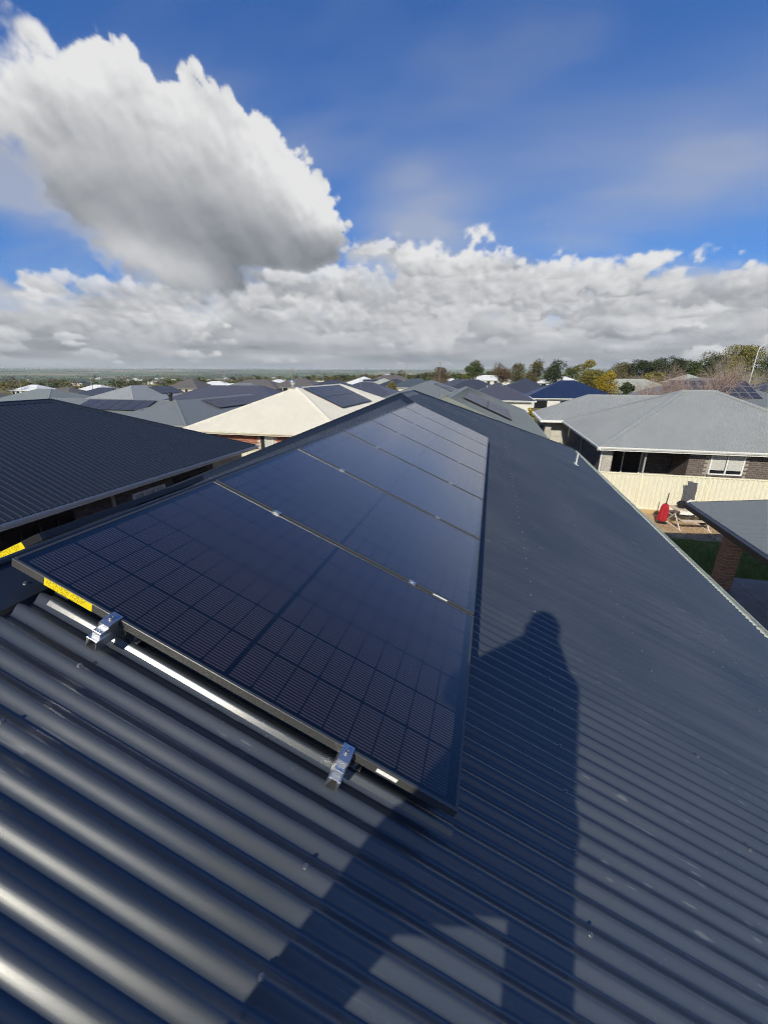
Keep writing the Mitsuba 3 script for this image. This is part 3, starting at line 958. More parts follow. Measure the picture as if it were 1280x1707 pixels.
def brick_wall(prefix, O, A, N, L, z0, z1, m, bl=0.23, bh=0.076, j=0.010, proud=0.006, stuff=True, holes=()):
    """Stretcher bond bricks standing proud of the mortar plane along A from O; one mesh of many small bricks."""
    O, A, N = (np.asarray(v, float) for v in (O, A, N))
    M = frame(O, A, arr(0, 0, 1), N)
    mb = MB()
    course, z = 0, z0
    while z + bh <= z1 + 0.02:
        u = -(bl + j) / 2 if course % 2 else 0.0
        while u < L:
            a, b = max(u, 0.0), min(u + bl, L)
            if b - a > 0.03 and not any(h0 < b and a < h1 and hz0 < z + bh and z < hz1 for h0, h1, hz0, hz1 in holes):
                v = arr((a, z, proud), (b, z, proud), (b, min(z + bh, z1), proud), (a, min(z + bh, z1), proud))
                w = v.copy()
                w[:, 2] = -0.004
                q = np.vstack([v, w])
                mb.add(q, [(0, 1, 2, 3), (4, 5, 1, 0), (5, 6, 2, 1), (6, 7, 3, 2), (7, 4, 0, 3)], M)
            u += bl + j
        z += bh + j
        course += 1
    k = put(prefix + '__brickwork', mb.out(), m)
    labels[k] = {'kind': 'stuff'}
    return k


# left neighbour: dark corrugated hip roof close beside our own
N1, ze, A1, B1 = hip_house('dark_roof_neighbour_house', 'house at the left with wide dark corrugated hip roof and grey gutter', -17.0, -7.9, -9.0, 14.25, 0.0, 2.6, 0.455, 'paint_neighbour', 'brick_dark', 'fascia_pale', corr=12, cm='paint_neighbour', rib=(0.152, 3))
face = (arr(-8.35, 0, 0), arr(0, 1, 0), arr(1, 0, 0))
window(N1, face, 4.7, 6.4, 0.9, 2.25, 'frame_black', 'glass_dark', 3)
window(N1, face, 8.2, 9.45, 1.0, 2.15, 'frame_white', 'glass_dark', 2, blind=0.0)
window(N1, face, 9.9, 11.6, 1.0, 2.2, 'frame_black', 'glass_dark', 1)
put(N1 + '__downpipe', MB().tube([(-8.27, 7.5, 0.0), (-8.27, 7.5, 2.45)], 0.045, 8).out(), 'fascia_grey', smooth=40)
brick_wall(N1, (-8.35, 6.55, 0), (0, 1, 0), (1, 0, 0), 1.6, 1.6, 2.42, 'brick_dark')
put(N1 + '__wall_panel', MB().box((-8.349, 11.9, 0.0), (-8.32, 13.8, 2.4)).out(), 'wall_cream')

# cream house
C1, ze, A, B = hip_house('cream_roof_house', 'red brick house with cream hip roof and solar panels on its right slope', -15.1, -5.3, 18.3, 36.0, 0.0, 2.5, 0.434, 'roof_cream', 'mortar', 'roof_cream', corr=5)
brick_wall(C1, (-14.65, 18.748, 0), (1, 0, 0), (0, -1, 0), 8.9, 0.9, 2.34, 'brick_red', holes=((4.28, 5.05, 0, 3),))
brick_wall(C1, (-5.752, 18.75, 0), (0, 1, 0), (1, 0, 0), 10, 1.2, 2.34, 'brick_red')
window(C1, (arr(-14.65, 18.748, 0), arr(1, 0, 0), arr(0, -1, 0)), 4.55, 5.05, 0.4, 2.2, 'frame_white', 'glass_dark', 0, blind=0.0)
put(C1 + '__window__dark_reveal', MB().box((-10.36, 18.70, 0.4), (-10.12, 18.747, 2.25)).out(), 'frame_black')
put(C1 + '__roof__vent', MB().tube([(-10.35, 23.0, 4.55), (-10.35, 23.0, 4.85)], 0.10, 10).mesh(trimesh.creation.icosphere(2, 0.17), frame((-10.35, 23.0, 4.95), (1, 0, 0), (0, 1, 0), (0, 0, 1))).out(), 'steel', smooth=40)
d_r = unit(arr(1, 0, -0.434))
grid_panels(arr(-9.95, 23.45, 2.5 + 0.434 * 4.65), arr(0, 1, 0), d_r, 6, 2, 1.07, 1.40, 'solar panel in the grid on the cream roof', 'solar panels on the cream roof')

# cream steel fence in front of the cream house and behind our garden
def steel_fence(label, x0, x1, y, zb, zt, plinth):
    fk = name('steel_fence')
    tag(fk, label, 'fence')
    w = 2.37
    n = int(math.ceil((x1 - x0) / w))
    pp = []
    L = w - 0.05
    cnt = 14
    for c in range(cnt):
        u = L * c / cnt
        s = L / cnt
        pp += [(u, 0.0), (u + s * 0.42, 0.0), (u + s * 0.54, 0.028), (u + s * 0.88, 0.028), (u + s, 0.0)]
    pp = np.array(pp)
    for i in range(n):
        xs = x0 + i * w
        a = np.c_[xs + 0.025 + pp[:, 0], y - 0.02 + pp[:, 1] * -1.0 + 0.012, np.full(len(pp), zb + 0.04)]
        b = a.copy()
        b[:, 2] = zt - 0.03
        c = len(pp)
        f = [(j, j + 1, c + j + 1, c + j) for j in range(c - 1)]
        put(fk + '__sheet', (np.vstack([a, b]), np.array(f)), 'fence_cream')
        put(fk + '__post', MB().box((xs - 0.024, y - 0.045, zb - 0.2), (xs + 0.024, y + 0.03, zt + 0.004)).out(), 'fence_rail')
        put(fk + '__rail', MB().box((xs + 0.0245, y - 0.05, zt - 0.045), (xs + w - 0.0245, y + 0.028, zt), c=0.004).out(), 'fence_rail')
        put(fk + '__rail', MB().box((xs + 0.0245, y - 0.05, zb), (xs + w - 0.0245, y + 0.028, zb + 0.05)).out(), 'fence_rail')
        if plinth:
            put(fk + '__plinth', MB().box((xs + 0.0, y - 0.06, 0.0), (xs + w - 0.004, y - 0.01, zb - 0.004)).out(), 'timber_plinth')
    return fk


steel_fence('long cream ribbed steel fence running behind the garden below the grey house', 5.4, 28.0, 17.1, 0.17, 1.66, True)
steel_fence('cream ribbed steel fence in front of the red brick wall', -11.0, -5.6, 17.35, 0.1, 1.8, False)

# grey house behind the fence, with a lower garage wing
G1, ze, A, B = hip_house('grey_roof_house', 'brown brick house with pale grey hip roof standing behind the cream fence', 6.3, 16.4, 18.2, 28.6, 0.0, 2.5, 0.5, 'roof_grey', 'mortar_dark', 'fascia_white', A=(10.55, 22.5, 4.68), B=(11.95, 22.5, 4.68), corr=5, wall_parts=False, caps=True)
put(G1 + '__wall', MB().box((6.76, 20.4, 0.0), (15.9, 28.1, 2.34)).box((9.93, 18.66, 0.0), (15.9, 20.399, 2.34)).out(), 'mortar_dark')
fw = (arr(9.93, 18.66, 0), arr(1, 0, 0), arr(0, -1, 0))
brick_wall(G1, fw[0], fw[1], fw[2], 5.9, 1.0, 2.34, 'brick_dark', holes=((0.76, 2.02, 1.42, 2.45),))
window(G1, fw, 0.78, 2.0, 1.44, 2.33, 'frame_white', 'glass_dark', 1, blind=0.16)
put(G1 + '__window__sill', MB().box((10.68, 18.58, 1.365), (11.96, 18.655, 1.435), c=0.004).out(), 'brick_dark')
brick_wall(G1, (9.928, 20.395, 0), (0, -1, 0), (-1, 0, 0), 1.73, 1.0, 2.34, 'brick_dark')
brick_wall(G1, (6.76, 20.398, 0), (1, 0, 0), (0, -1, 0), 3.16, 1.0, 2.34, 'brick_dark', holes=((0.35, 1.95, 0.0, 2.3),))
brick_wall(G1, (6.758, 28.1, 0), (0, -1, 0), (-1, 0, 0), 7.7, 0.6, 2.34, 'brick_dark')
pk_ = put(G1 + '__porch_pillar', MB().box((6.60, 18.66, 0.0), (6.99, 19.02, 2.34)).out(), 'mortar_dark')
brick_wall(pk_, (6.60, 18.658, 0), (1, 0, 0), (0, -1, 0), 0.39, 1.1, 2.34, 'brick_pale')
brick_wall(pk_, (6.992, 18.66, 0), (0, 1, 0), (1, 0, 0), 0.36, 1.1, 2.34, 'brick_dark')
brick_wall(pk_, (6.598, 19.02, 0), (0, -1, 0), (-1, 0, 0), 0.36, 1.1, 2.34, 'brick_dark')
put(G1 + '__side_wall', MB().box((6.60, 19.03, 0), (6.758, 20.39, 2.34)).out(), 'mortar_dark')
brick_wall(G1 + '__side_wall', (6.598, 20.39, 0), (0, -1, 0), (-1, 0, 0), 1.36, 0.8, 2.34, 'brick_dark')
window(G1, (arr(6.76, 20.39, 0), arr(1, 0, 0), arr(0, -1, 0)), 0.35, 1.95, 0.05, 2.28, 'frame_white', 'glass_dark', 1, part='sliding_door')
put(G1 + '__porch_post', MB().box((8.27, 18.68, 0.0), (8.33, 18.74, 2.34)).out(), 'fascia_grey')
put(G1 + '__downpipe', MB().tube([(6.54, 18.66, 0.0), (6.54, 18.66, 2.38)], 0.045, 8).out(), 'pole_white', smooth=40)
put(G1 + '__downpipe', MB().tube([(6.70, 23.8, 0.0), (6.70, 23.8, 2.38)], 0.04, 8).out(), 'fascia_grey', smooth=40)
faces, hips, A, B, ax = roof_poly_set(5.0, 16.0, 28.3, 34.7, 2.5, 0.47)
mb = MB()
for fc in faces:
    p2, O, AA, D, N = roof_face(fc, None, None)
    mb.add(*corrugated(p2, O, AA, D, N, p2[:, 0].min(), p2[:, 0].max(), 5))
wk = put(G1 + '__garage_roof', mb.out(), 'roof_grey', smooth=True)
cap_strip(wk + '__ridge_cap', A, B, dF, dBk, 'roof_grey', 0.17, 0.17)
for a, b, d1, d2 in hips:
    hip_cap(wk + '__hip_cap', a, b, d1, d2, 'roof_grey', w=0.17)
put(G1 + '__garage_gutter', MB().box((4.9, 28.2, 2.38), (6.9, 28.32, 2.52)).box((4.88, 28.325, 2.38), (5.0, 34.7, 2.52)).out(), 'fascia_white')
put(G1 + '__garage_wall', MB().box((5.32, 28.8, 0.0), (5.68, 29.2, 2.36)).box((5.32, 29.21, 0), (5.45, 34.2, 2.36)).box((5.46, 29.3, 0), (6.9, 29.4, 2.36)).out(), 'mortar')
brick_wall(G1 + '__garage_wall', (5.32, 28.798, 0), (1, 0, 0), (0, -1, 0), 0.36, 0.9, 2.36, 'brick_pale')
gd = MB()
for i in range(5):
    gd.box((5.70, 29.24, 0.05 + i * 0.42), (6.72, 29.29, 0.46 + i * 0.42), c=0.008)
put(G1 + '__garage_door', gd.out(), 'door_panel')
gt = name('garden_gate')
tag(gt, 'low metal frame gate with crossbars in front of the pale garage door', 'gate')
for i, (a, b) in enumerate([((5.75, 1.15), (6.7, 1.15)), ((5.75, 0.55), (6.7, 0.55)), ((5.75, 0.3), (5.75, 1.2)), ((6.7, 0.3), (6.7, 1.2)), ((5.75, 1.15), (6.15, 0.55)), ((6.15, 1.15), (6.6, 0.55))]):
    put(gt + '__bar', MB().tube([(a[0], 27.6, a[1]), (b[0], 27.6, b[1])], 0.025, 6).out(), 'frame_black')

# house straight ahead over our far hip
G2, ze, A, B = hip_house('green_grey_roof_house', 'house straight ahead with green grey roof right beyond our far hip', -5.0, 4.35, 17.9, 36.0, 0.0, 2.5, 0.43, 'roof_green_grey', 'wall_cream', 'roof_green_grey', corr=4, gable=True)
grid_panels(arr(0.20, 20.2, 2.5 + 0.43 * 4.15), arr(0, 1, 0), unit(arr(1, 0, -0.43)), 5, 2, 1.13, 1.30, 'solar panel with black edge on the green grey roof', 'solar panels on the green grey roof', fm='frame_black')
# the grey house's neighbours and the rest of the suburb
H2 = hip_house('grey_roof_house', 'grey roofed house behind the cream house with a long dark row of solar panels', -26.7, -18.7, 23.2, 41.5, -0.5, 2.5, 0.36, 'roof_mid', 'wall_cream', 'fascia_grey')[0]
faces, hips, A, B, ax = roof_poly_set(-39.0, -19.6, 23.6, 30.8, 2.0, 0.385)
mb = MB()
for fc in faces:
    mb.poly(fc)
wk = put(H2 + '__wing_roof', mb.out(), 'roof_mid')
cap_strip(wk + '__ridge_cap', A, B, dF, dBk, 'roof_mid', 0.2, 0.2)
hip_cap(wk + '__hip_cap', *hips[0], 'roof_mid')
put(H2 + '__roof__vent', MB().tube([(-23.0, 27.0, 3.3), (-23.0, 27.0, 3.75)], 0.12, 8).mesh(trimesh.creation.icosphere(2, 0.2), frame((-23.0, 27.0, 3.85), (1, 0, 0), (0, 1, 0), (0, 0, 1))).out(), 'frame_black', smooth=40)
grid_panels(arr(-31.0, 26.95, 2.0 + 0.385 * 3.35), arr(1, 0, 0), unit(arr(0, -1, -0.385)), 6, 1, 1.1, 1.75, 'dark solar panel in the row on the front of the grey roof', 'solar panels in the front row of the grey roof', fm='frame_black')
grid_panels(arr(-22.1, 29.4, 2.0 + 0.36 * 3.4), arr(0, 1, 0), unit(arr(1, 0, -0.36)), 8, 1, 1.1, 1.75, 'solar panel in the row on the right slope of the grey roof', 'solar panels on the right slope of the grey roof', fm='frame_black')

FAR = [
    ('slate_roof_house', 'dark slate hip roof house rising just left behind the cream roof', -35.2, 54.0, 3.66, 20, 11, 'roof_slate', 'wall_cream', 0.43),
    ('pale_roof_house', 'house with light grey peaked roof and dark panels, left in the middle distance', -57.9, 59.5, 3.39, 13, 16, 'roof_grey', 'wall_cream', 0.40),
    ('green_grey_roof_house', 'broad grey green roof low behind the dark roof at the left edge', -73.5, 55.3, 2.8, 17, 14, 'roof_green_grey', 'wall_cream', 0.36),
    ('white_roof_house', 'white roofed house farthest left before the distant plain', -218, 159, -0.3, 17, 13, 'roof_white', 'wall_white', 0.40),
    ('white_roof_house', 'white roofed house second from the left before the distant plain', -178, 158, 0.0, 17, 13, 'roof_white', 'wall_white', 0.40),
    ('brown_roof_house', 'grey brown roof between the two leftmost white roofs', -152, 122, 0.3, 15, 12, 'roof_brown', 'wall_cream', 0.40),
    ('white_roof_house', 'low white roof left of the cream house, far behind the slate roof', -131, 182, 1.4, 18, 13, 'roof_white', 'wall_white', 0.40),
    ('white_roof_house', 'white roof showing as a bright strip above the slate roof', -73, 110, 2.4, 22, 11, 'roof_white', 'wall_white', 0.36),
    ('white_roof_house', 'small white roof beside the tree line above the cream roof', -132, 247, 1.2, 14, 11, 'roof_white', 'wall_white', 0.36),
    ('brown_roof_house', 'wide grey brown roof beyond the left shoulder of the cream roof', -83, 140, 3.0, 22, 14, 'roof_brown', 'wall_cream', 0.42),
    ('brown_roof_house', 'grey brown peaked roof standing above the light grey peaked roof', -121.6, 152, 3.0, 17, 15, 'roof_brown', 'wall_cream', 0.50),
    ('brown_roof_house', 'grey brown roof right above the peak of the cream roof', -68, 144, 3.3, 19, 14, 'roof_brown', 'wall_cream', 0.40),
    ('charcoal_roof_house', 'charcoal roof just right of the cream roof peak, far away', -52, 137, 3.0, 15, 12, 'roof_charcoal', 'wall_cream', 0.40),
    ('white_roof_house', 'white peaked roof behind the purple slate roof, right of the cream roof', -45, 150.5, 4.1, 16, 16, 'roof_white', 'wall_white', 0.42),
    ('white_roof_house', 'tiny white roof farthest away in the centre', -80, 327, 3.8, 13, 11, 'roof_white', 'wall_white', 0.40),
    ('beige_roof_house', 'beige roofed house right of the white peaked roof', -35, 142, 3.6, 13, 13, 'roof_pale', 'wall_cream', 0.42),
    ('slate_roof_house', 'purple slate roof between the cream roof and the first grey roof', -18.2, 64.5, 4.0, 14, 12, 'roof_slate', 'wall_white', 0.40),
    ('teal_roof_house', 'dark teal roof half hidden beside the yellow green bush', -28.7, 132.6, 3.5, 12, 11, 'roof_charcoal', 'wall_white', 0.40),
    ('teal_roof_house', 'teal grey roof standing behind the left grey roof in the centre', -20.7, 123.8, 3.7, 15, 12, 'roof_teal', 'wall_white', 0.40),
    ('grey_roof_house', 'grey roof with panels just above our highest ridge', -6.2, 53.6, 4.5, 15, 20, 'roof_mid', 'wall_cream', 0.40),
    ('white_roof_house', 'bright white roof above the thin antenna mast', -13.5, 158, 3.4, 13, 12, 'roof_white', 'wall_white', 0.42),
    ('white_roof_house', 'long white roof below the round green tree', -0.5, 205, 4.3, 20, 12, 'roof_white', 'wall_white', 0.38),
    ('charcoal_roof_house', 'wide charcoal roof below the round green tree', -2.8, 101, 3.9, 15, 13, 'roof_charcoal', 'wall_white', 0.40),
    ('charcoal_roof_house', 'charcoal hip roof house with windows facing us, left of the navy roof', 2.3, 58.8, 4.2, 9.2, 11, 'roof_slate', 'wall_white', 0.44),
    ('charcoal_roof_house', 'charcoal roof behind the hip roof with windows, touching the navy roof', 8.1, 93.2, 4.3, 14, 14, 'roof_charcoal', 'wall_white', 0.40),
    ('navy_roof_house', 'house with deep navy blue hip roof and white walls', 14.0, 77.0, 4.2, 14.2, 12.0, 'roof_navy', 'wall_white', 0.44),
    ('white_roof_house', 'white roof directly behind the navy blue roof', 27.6, 185, 3.9, 17, 12, 'roof_white', 'wall_white', 0.40),
    ('grey_roof_house', 'brown grey roof right of the big yellow green tree', 43, 151, 5.2, 22, 14, 'roof_brown', 'wall_cream', 0.42),
    ('pale_roof_house', 'pale green roofed house behind the dark green shrub', 32.8, 110, 4.0, 20, 14, 'roof_pale', 'wall_white', 0.40),
    ('charcoal_roof_house', 'charcoal roof with a row of solar panels beyond the pale grey roof', 30.3, 68.4, 4.75, 19, 16, 'roof_mid', 'wall_cream', 0.42),
    ('tan_roof_house', 'small tan roof below the dark gum trees', 52.9, 132, 5.1, 10, 10, 'roof_pale', 'wall_cream', 0.45),
    ('orange_brick_house', 'orange brick house beside the leaning street lamp at right', 45.5, 78.5, 4.4, 15, 13, 'roof_charcoal', 'wall_orange', 0.42),
    ('brown_roof_house', 'brown roof low at far left behind the white roofs', -190, 118, -1.2, 16, 12, 'roof_brown', 'wall_cream', 0.38),
    ('charcoal_roof_house', 'charcoal roof left of the light grey peaked roof', -92, 84, 1.9, 16, 12, 'roof_charcoal', 'wall_cream', 0.40),
    ('grey_roof_house', 'grey roof between the slate roof and the white strip', -58, 92, 3.0, 16, 12, 'roof_mid', 'wall_cream', 0.40),
    ('brown_roof_house', 'brown grey roof behind the beige roofed house', -44, 190, 4.3, 18, 12, 'roof_brown', 'wall_cream', 0.40),
    ('charcoal_roof_house', 'charcoal roof low behind the bright white roof in the centre', -8, 128, 3.5, 16, 13, 'roof_slate', 'wall_white', 0.38),
]
for key, lab, x, y, zr_, wx, wy, rm, wm, k in FAR:
    rise = k * min(wx, wy) / 2
    zg = zr_ - 2.4 - rise
    x0, x1, y0, y1 = x - wx / 2, x + wx / 2, y - wy / 2, y + wy / 2
    fm = 'fascia_white' if wm == 'wall_white' else 'fascia_grey'
    far = math.hypot(x, y) > 130
    hk, ze, A, B = hip_house(key, lab, x0, x1, y0, y1, zg, 2.4, k, rm, wm, fm, below=3.0, caps=not far)
    fcs = (arr(x0 + 0.45, y0 + 0.45, zg), arr(1, 0, 0), arr(0, -1, 0))
    W = wx - 0.9
    rr = np.random.default_rng(int(abs(x) * 10) + 3)
    u = 0.8 + rr.random() * 0.6
    n = 0
    while u + 1.5 < W and n < 4:
        w = 1.1 + rr.random() * 1.0
        window(hk, fcs, u, u + w, 0.7, 2.05, 'frame_white', 'glass_dark', 0)
        u += w + 1.0 + rr.random() * 1.6
        n += 1
    put(hk + '__garage_door', MB().box((x1 - 0.47, y0 + 1.2, zg), (x1 - 0.40, y0 + 4.0, zg + 2.1)).out(), 'door_panel')


def face_array(x, y, z, along, dn, cols, rows, w, h, lab, grp, fm='fascia_grey', m='cell_far'):
    grid_panels(arr(x, y, z), arr(*along), unit(arr(*dn)), cols, rows, w, h, lab, grp, fm=fm, m=m)


face_array(-57.0, 60.6, 3.39 - 0.40 * 0.9, (0, 1, 0), (1, 0, -0.40), 5, 2, 1.1, 1.5, 'dark solar panel on the right slope of the light grey peaked roof', 'solar panels on the light grey peaked roof', 'frame_black')
face_array(25.6, 67.5, 4.75 - 0.42 * 0.9, (1, 0, 0), (0, -1, -0.42), 4, 3, 1.1, 1.85, 'framed solar panel on the charcoal roof, left block', 'solar panels of the left block on the charcoal roof')
face_array(30.5, 67.5, 4.75 - 0.42 * 0.9, (1, 0, 0), (0, -1, -0.42), 4, 3, 1.1, 1.85, 'framed solar panel on the charcoal roof, right block', 'solar panels of the right block on the charcoal roof')
face_array(41.8, 75.2, 4.4 - 0.42 * 3.2, (1, 0, 0), (0, -1, -0.42), 3, 1, 1.1, 1.75, 'framed solar panel on the roof of the orange brick house', 'solar panels on the orange brick house')
face_array(-44.2, 147.5, 4.1 - 0.42 * 2.6, (1, 0, 0), (0, -1, -0.42), 5, 1, 1.1, 1.75, 'dark solar panel on the white peaked roof', 'solar panels on the white peaked roof', 'frame_black')
face_array(-5.4, 50.5, 4.5 - 0.40 * 0.9, (0, 1, 0), (1, 0, -0.40), 5, 2, 1.1, 1.5, 'solar panel on the grey roof above our highest ridge', 'solar panels on the grey roof in the centre', 'frame_black')

# ---------------------------------------------------------------- garden
gb = MB().poly([(5.2, 14.3, 0.008), (20, 14.3, 0.008), (20, 17.08, 0.008), (5.2, 17.08, 0.008)])
put('gravel_bed', gb.out(), 'gravel_stone')
tag('gravel_bed', 'bed of tan bark and gravel along the cream fence', kind='structure')
st = MB()
ico = trimesh.creation.icosphere(0, 1.0)
for _ in range(2600):
    x, y = rng.uniform(6.2, 12.5), rng.uniform(14.32, 17.0)
    s = rng.uniform(0.012, 0.034)
    m = frame((x, y, 0.008 + s * 0.3), (s * rng.uniform(.8, 1.7), 0, 0), (0, s * rng.uniform(.7, 1.3), 0), (0, 0, s * 0.6))
    q = trimesh.transformations.rotation_matrix(rng.uniform(0, 6.28), (0, 0, 1))
    st.mesh(ico, m @ q)
put('gravel', st.out(), 'gravel_stone')
tag('gravel', 'loose tan stones and bark chips', kind='stuff')
put('lawn', MB().poly([(5.2, 11.45, 0.006), (22, 11.45, 0.006), (22, 14.3, 0.006), (5.2, 14.3, 0.006)]).out(), 'grass_soil')
tag('lawn', 'strip of short lawn', kind='structure')
n = 26000
gx, gy = rng.uniform(5.6, 13.5, n), rng.uniform(11.46, 14.29, n)
th, hh, lean = rng.uniform(0, 6.283, n), rng.uniform(0.03, 0.065, n), rng.normal(0, 0.022, (n, 2))
dx, dy = np.cos(th) * 0.006, np.sin(th) * 0.006
v = np.stack([np.stack([gx - dx, gy - dy, 0 * gx], 1), np.stack([gx + dx, gy + dy, 0 * gx], 1), np.stack([gx + lean[:, 0], gy + lean[:, 1], hh], 1)], 1).reshape(-1, 3)
put('grass', (v, np.arange(3 * n).reshape(-1, 3)), 'grass_blade')
tag('grass', 'short green grass blades of the lawn', kind='stuff')
for i, (a, b) in enumerate(((4.9, 8.6), (8.612, 12.6), (12.612, 17.0))):
    for j, (c, d) in enumerate(((-6, -0.5), (-0.488, 5.4), (5.412, 11.44))):
        put('paving__slab', MB().box((a, c, -0.06), (b, d, 0.014), c=0.004).out(), 'concrete')
tag('paving', 'grey concrete paving of the patio', kind='structure')

# patio roof on a brick pillar
pr_ = name('patio_roof')
tag(pr_, 'grey corrugated patio roof with dark fascia carried by a red brick pillar', 'patio roof')
sl = 0.115
pz = lambda x: 2.235 + sl * (x - 6.95)
pf = [arr(6.95, -3, pz(6.95)), arr(14.5, -3, pz(14.5)), arr(14.5, 11.05, pz(14.5)), arr(6.95, 11.05, pz(6.95))]
p2, O, AA, D, N = roof_face(pf, None, None)
w = 10 * PITCHC
lo, hi = p2[:, 0].min(), p2[:, 0].max()
k = math.floor(lo / w)
while k * w < hi:
    s = corrugated(p2, O, AA, D, N, k * w, (k + 1) * w + 0.4 * PITCHC, 8, 1, amp=0.006, lap=0.001)
    if s is not None:
        put(pr_ + '__sheet', s, 'roof_mid', smooth=True)
    k += 1
put(pr_ + '__gutter', MB().box((6.83, -3, 2.10), (6.948, 11.06, 2.232), c=0.006).out(), 'fascia_dark')
mb = MB()
mb.add([(6.95, 11.052, 2.08), (14.5, 11.052, 2.08 + sl * 7.55), (14.5, 11.052, pz(14.5) + 0.012), (6.95, 11.052, pz(6.95) + 0.012), (6.95, 11.075, 2.08), (14.5, 11.075, 2.08 + sl * 7.55), (14.5, 11.075, pz(14.5) + 0.012), (6.95, 11.075, pz(6.95) + 0.012)],
       [(0, 3, 2, 1), (4, 5, 6, 7), (0, 1, 5, 4), (1, 2, 6, 5), (2, 3, 7, 6), (3, 0, 4, 7)])
put(pr_ + '__barge', mb.out(), 'fascia_dark')
put(pr_ + '__ceiling', MB().add([(6.95, -3, 2.12), (14.5, -3, 2.12 + sl * 7.55), (14.5, 11.05, 2.12 + sl * 7.55), (6.95, 11.05, 2.12)], [(0, 3, 2, 1)]).out(), 'fascia_grey')
pk = name('brick_pillar')
tag(pk, 'square red brown brick pillar under the corner of the patio roof', 'pillar')
px0, px1, py0, py1 = 7.86, 8.21, 10.58, 11.05
py1 = py0 + 0.35
put(pk + '__core', MB().box((px0 + 0.008, py0 + 0.008, 0.0), (px1 - 0.008, py1 - 0.008, 2.10)).out(), 'mortar')
course, z, bl, bh, bw = 0, 0.016, 0.23, 0.076, 0.110
S = px1 - px0
brick_cache = {}


def brick_at(x0, y0, x1, y1, z):
    dx, dy = x1 - x0, y1 - y0
    kk = (round(dx, 3), round(dy, 3))
    if kk not in brick_cache:
        brick_cache[kk] = mikit.ply(MB().box((0, 0, 0), (dx, dy, bh), c=0.004).out(), 'brick_brown', smooth=False)
    j = rng.normal(0, 0.0012, 2)
    again(pk + '__brick', brick_cache[kk], T().translate([x0 + j[0], y0 + j[1], z]))


while z + bh < 2.14:
    a, j = bl, 0.010
    if course % 2 == 0:
        brick_at(px0, py0, px0 + a, py0 + bw, z)
        brick_at(px0 + a + j, py0, px1, py0 + a, z)
        brick_at(px1 - a, py1 - bw, px1, py1, z)
        brick_at(px0, py1 - a, px0 + bw, py1, z)
    else:
        brick_at(px1 - a, py0, px1, py0 + bw, z)
        brick_at(px0, py0, px0 + bw, py0 + a, z)
        brick_at(px0, py1 - bw, px0 + a, py1, z)
        brick_at(px1 - bw, py1 - a, px1, py1, z)
    z += bh + j
    course += 1

# picnic table with its clutter
pt_ = name('picnic_table')
tag(pt_, 'small folding picnic table with bare metal legs standing on the gravel by the fence', 'table')
PX, PY = 9.15, 15.75
FT = frame((PX, PY, 0.0), (math.cos(0.12), math.sin(0.12), 0), (-math.sin(0.12), math.cos(0.12), 0), (0, 0, 1))
for i in range(5):
    put(pt_ + '__plank', MB().box((-0.62, -0.33 + i * 0.134, 0.70), (0.62, -0.33 + i * 0.134 + 0.126, 0.725), FT, c=0.004).out(), 'table_wood')
for s in (-1, 1):
    for i in range(2):
        y = s * 0.58 - 0.11 + i * 0.115
        put(pt_ + '__bench_plank', MB().box((-0.58, y, 0.40), (0.58, y + 0.105, 0.425), FT, c=0.004).out(), 'table_wood')
for e in (-0.50, 0.50):
    for s in (-1, 1):
        tp = lambda x, y, z: (FT @ arr(x, y, z, 1))[:3]
        put(pt_ + '__leg', MB().tube([tp(e, -s * 0.22, 0.695), tp(e, s * 0.52, 0.02), tp(e + 0.0, s * 0.60, 0.015)], 0.018, 8).out(), 'white_paint', smooth=40)
        put(pt_ + '__bench_arm', MB().tube([tp(e, s * 0.12, 0.385), tp(e, s * 0.66, 0.385)], 0.016, 8).out(), 'white_paint', smooth=40)
    put(pt_ + '__foot_bar', MB().tube([tp(e, -0.62, 0.02), tp(e, 0.62, 0.02)], 0.016, 8).out(), 'white_paint', smooth=40)


def drape(prefix, o, ax, dn, w, h, m, fold=0.03, nf=5, seed=0, thick=0.006):
    """A hanging cloth with folds: w along ax, h down dn."""
    ax, dn = unit(ax), unit(dn)
    nn = np.cross(ax, dn)
    u, t = np.meshgrid(np.linspace(0, 1, 30), np.linspace(0, 1, 14))
    r = np.random.default_rng(seed)
    ph = r.uniform(0, 6.28, 3)
    z = fold * (np.sin(u * nf * 6.283 + ph[0] + t * 0.8) * (0.35 + 0.65 * t) + 0.5 * np.sin(u * nf * 2.9 + ph[1] - t * 2))
    wv = w * (u - 0.5) * (1 - 0.10 * t * (1 - t)) + 0.01 * np.sin(t * 7 + ph[2])
    p = np.asarray(o) + wv[..., None] * ax + (h * t + 0.012 * np.sin(u * 9 + ph[1]))[..., None] * dn + z[..., None] * nn
    q = p - nn * thick
    c = 30
    i, j = np.meshgrid(np.arange(13), np.arange(29), indexing='ij')
    f = np.stack([i * c + j, i * c + j + 1, (i + 1) * c + j + 1, (i + 1) * c + j], -1).reshape(-1, 4)
    k = c * 14
    edge = list(range(c)) + [c * r_ + c - 1 for r_ in range(1, 14)] + [c * 13 + x for x in range(c - 2, -1, -1)] + [c * r_ for r_ in range(12, 0, -1)]
    e = np.array([(edge[a], edge[(a + 1) % len(edge)], k + edge[(a + 1) % len(edge)], k + edge[a]) for a in range(len(edge))])
    v = np.vstack([p.reshape(-1, 3), q.reshape(-1, 3)])
    return put(prefix, (v, np.vstack([f, f[:, ::-1] + k, e])), m, smooth=50)


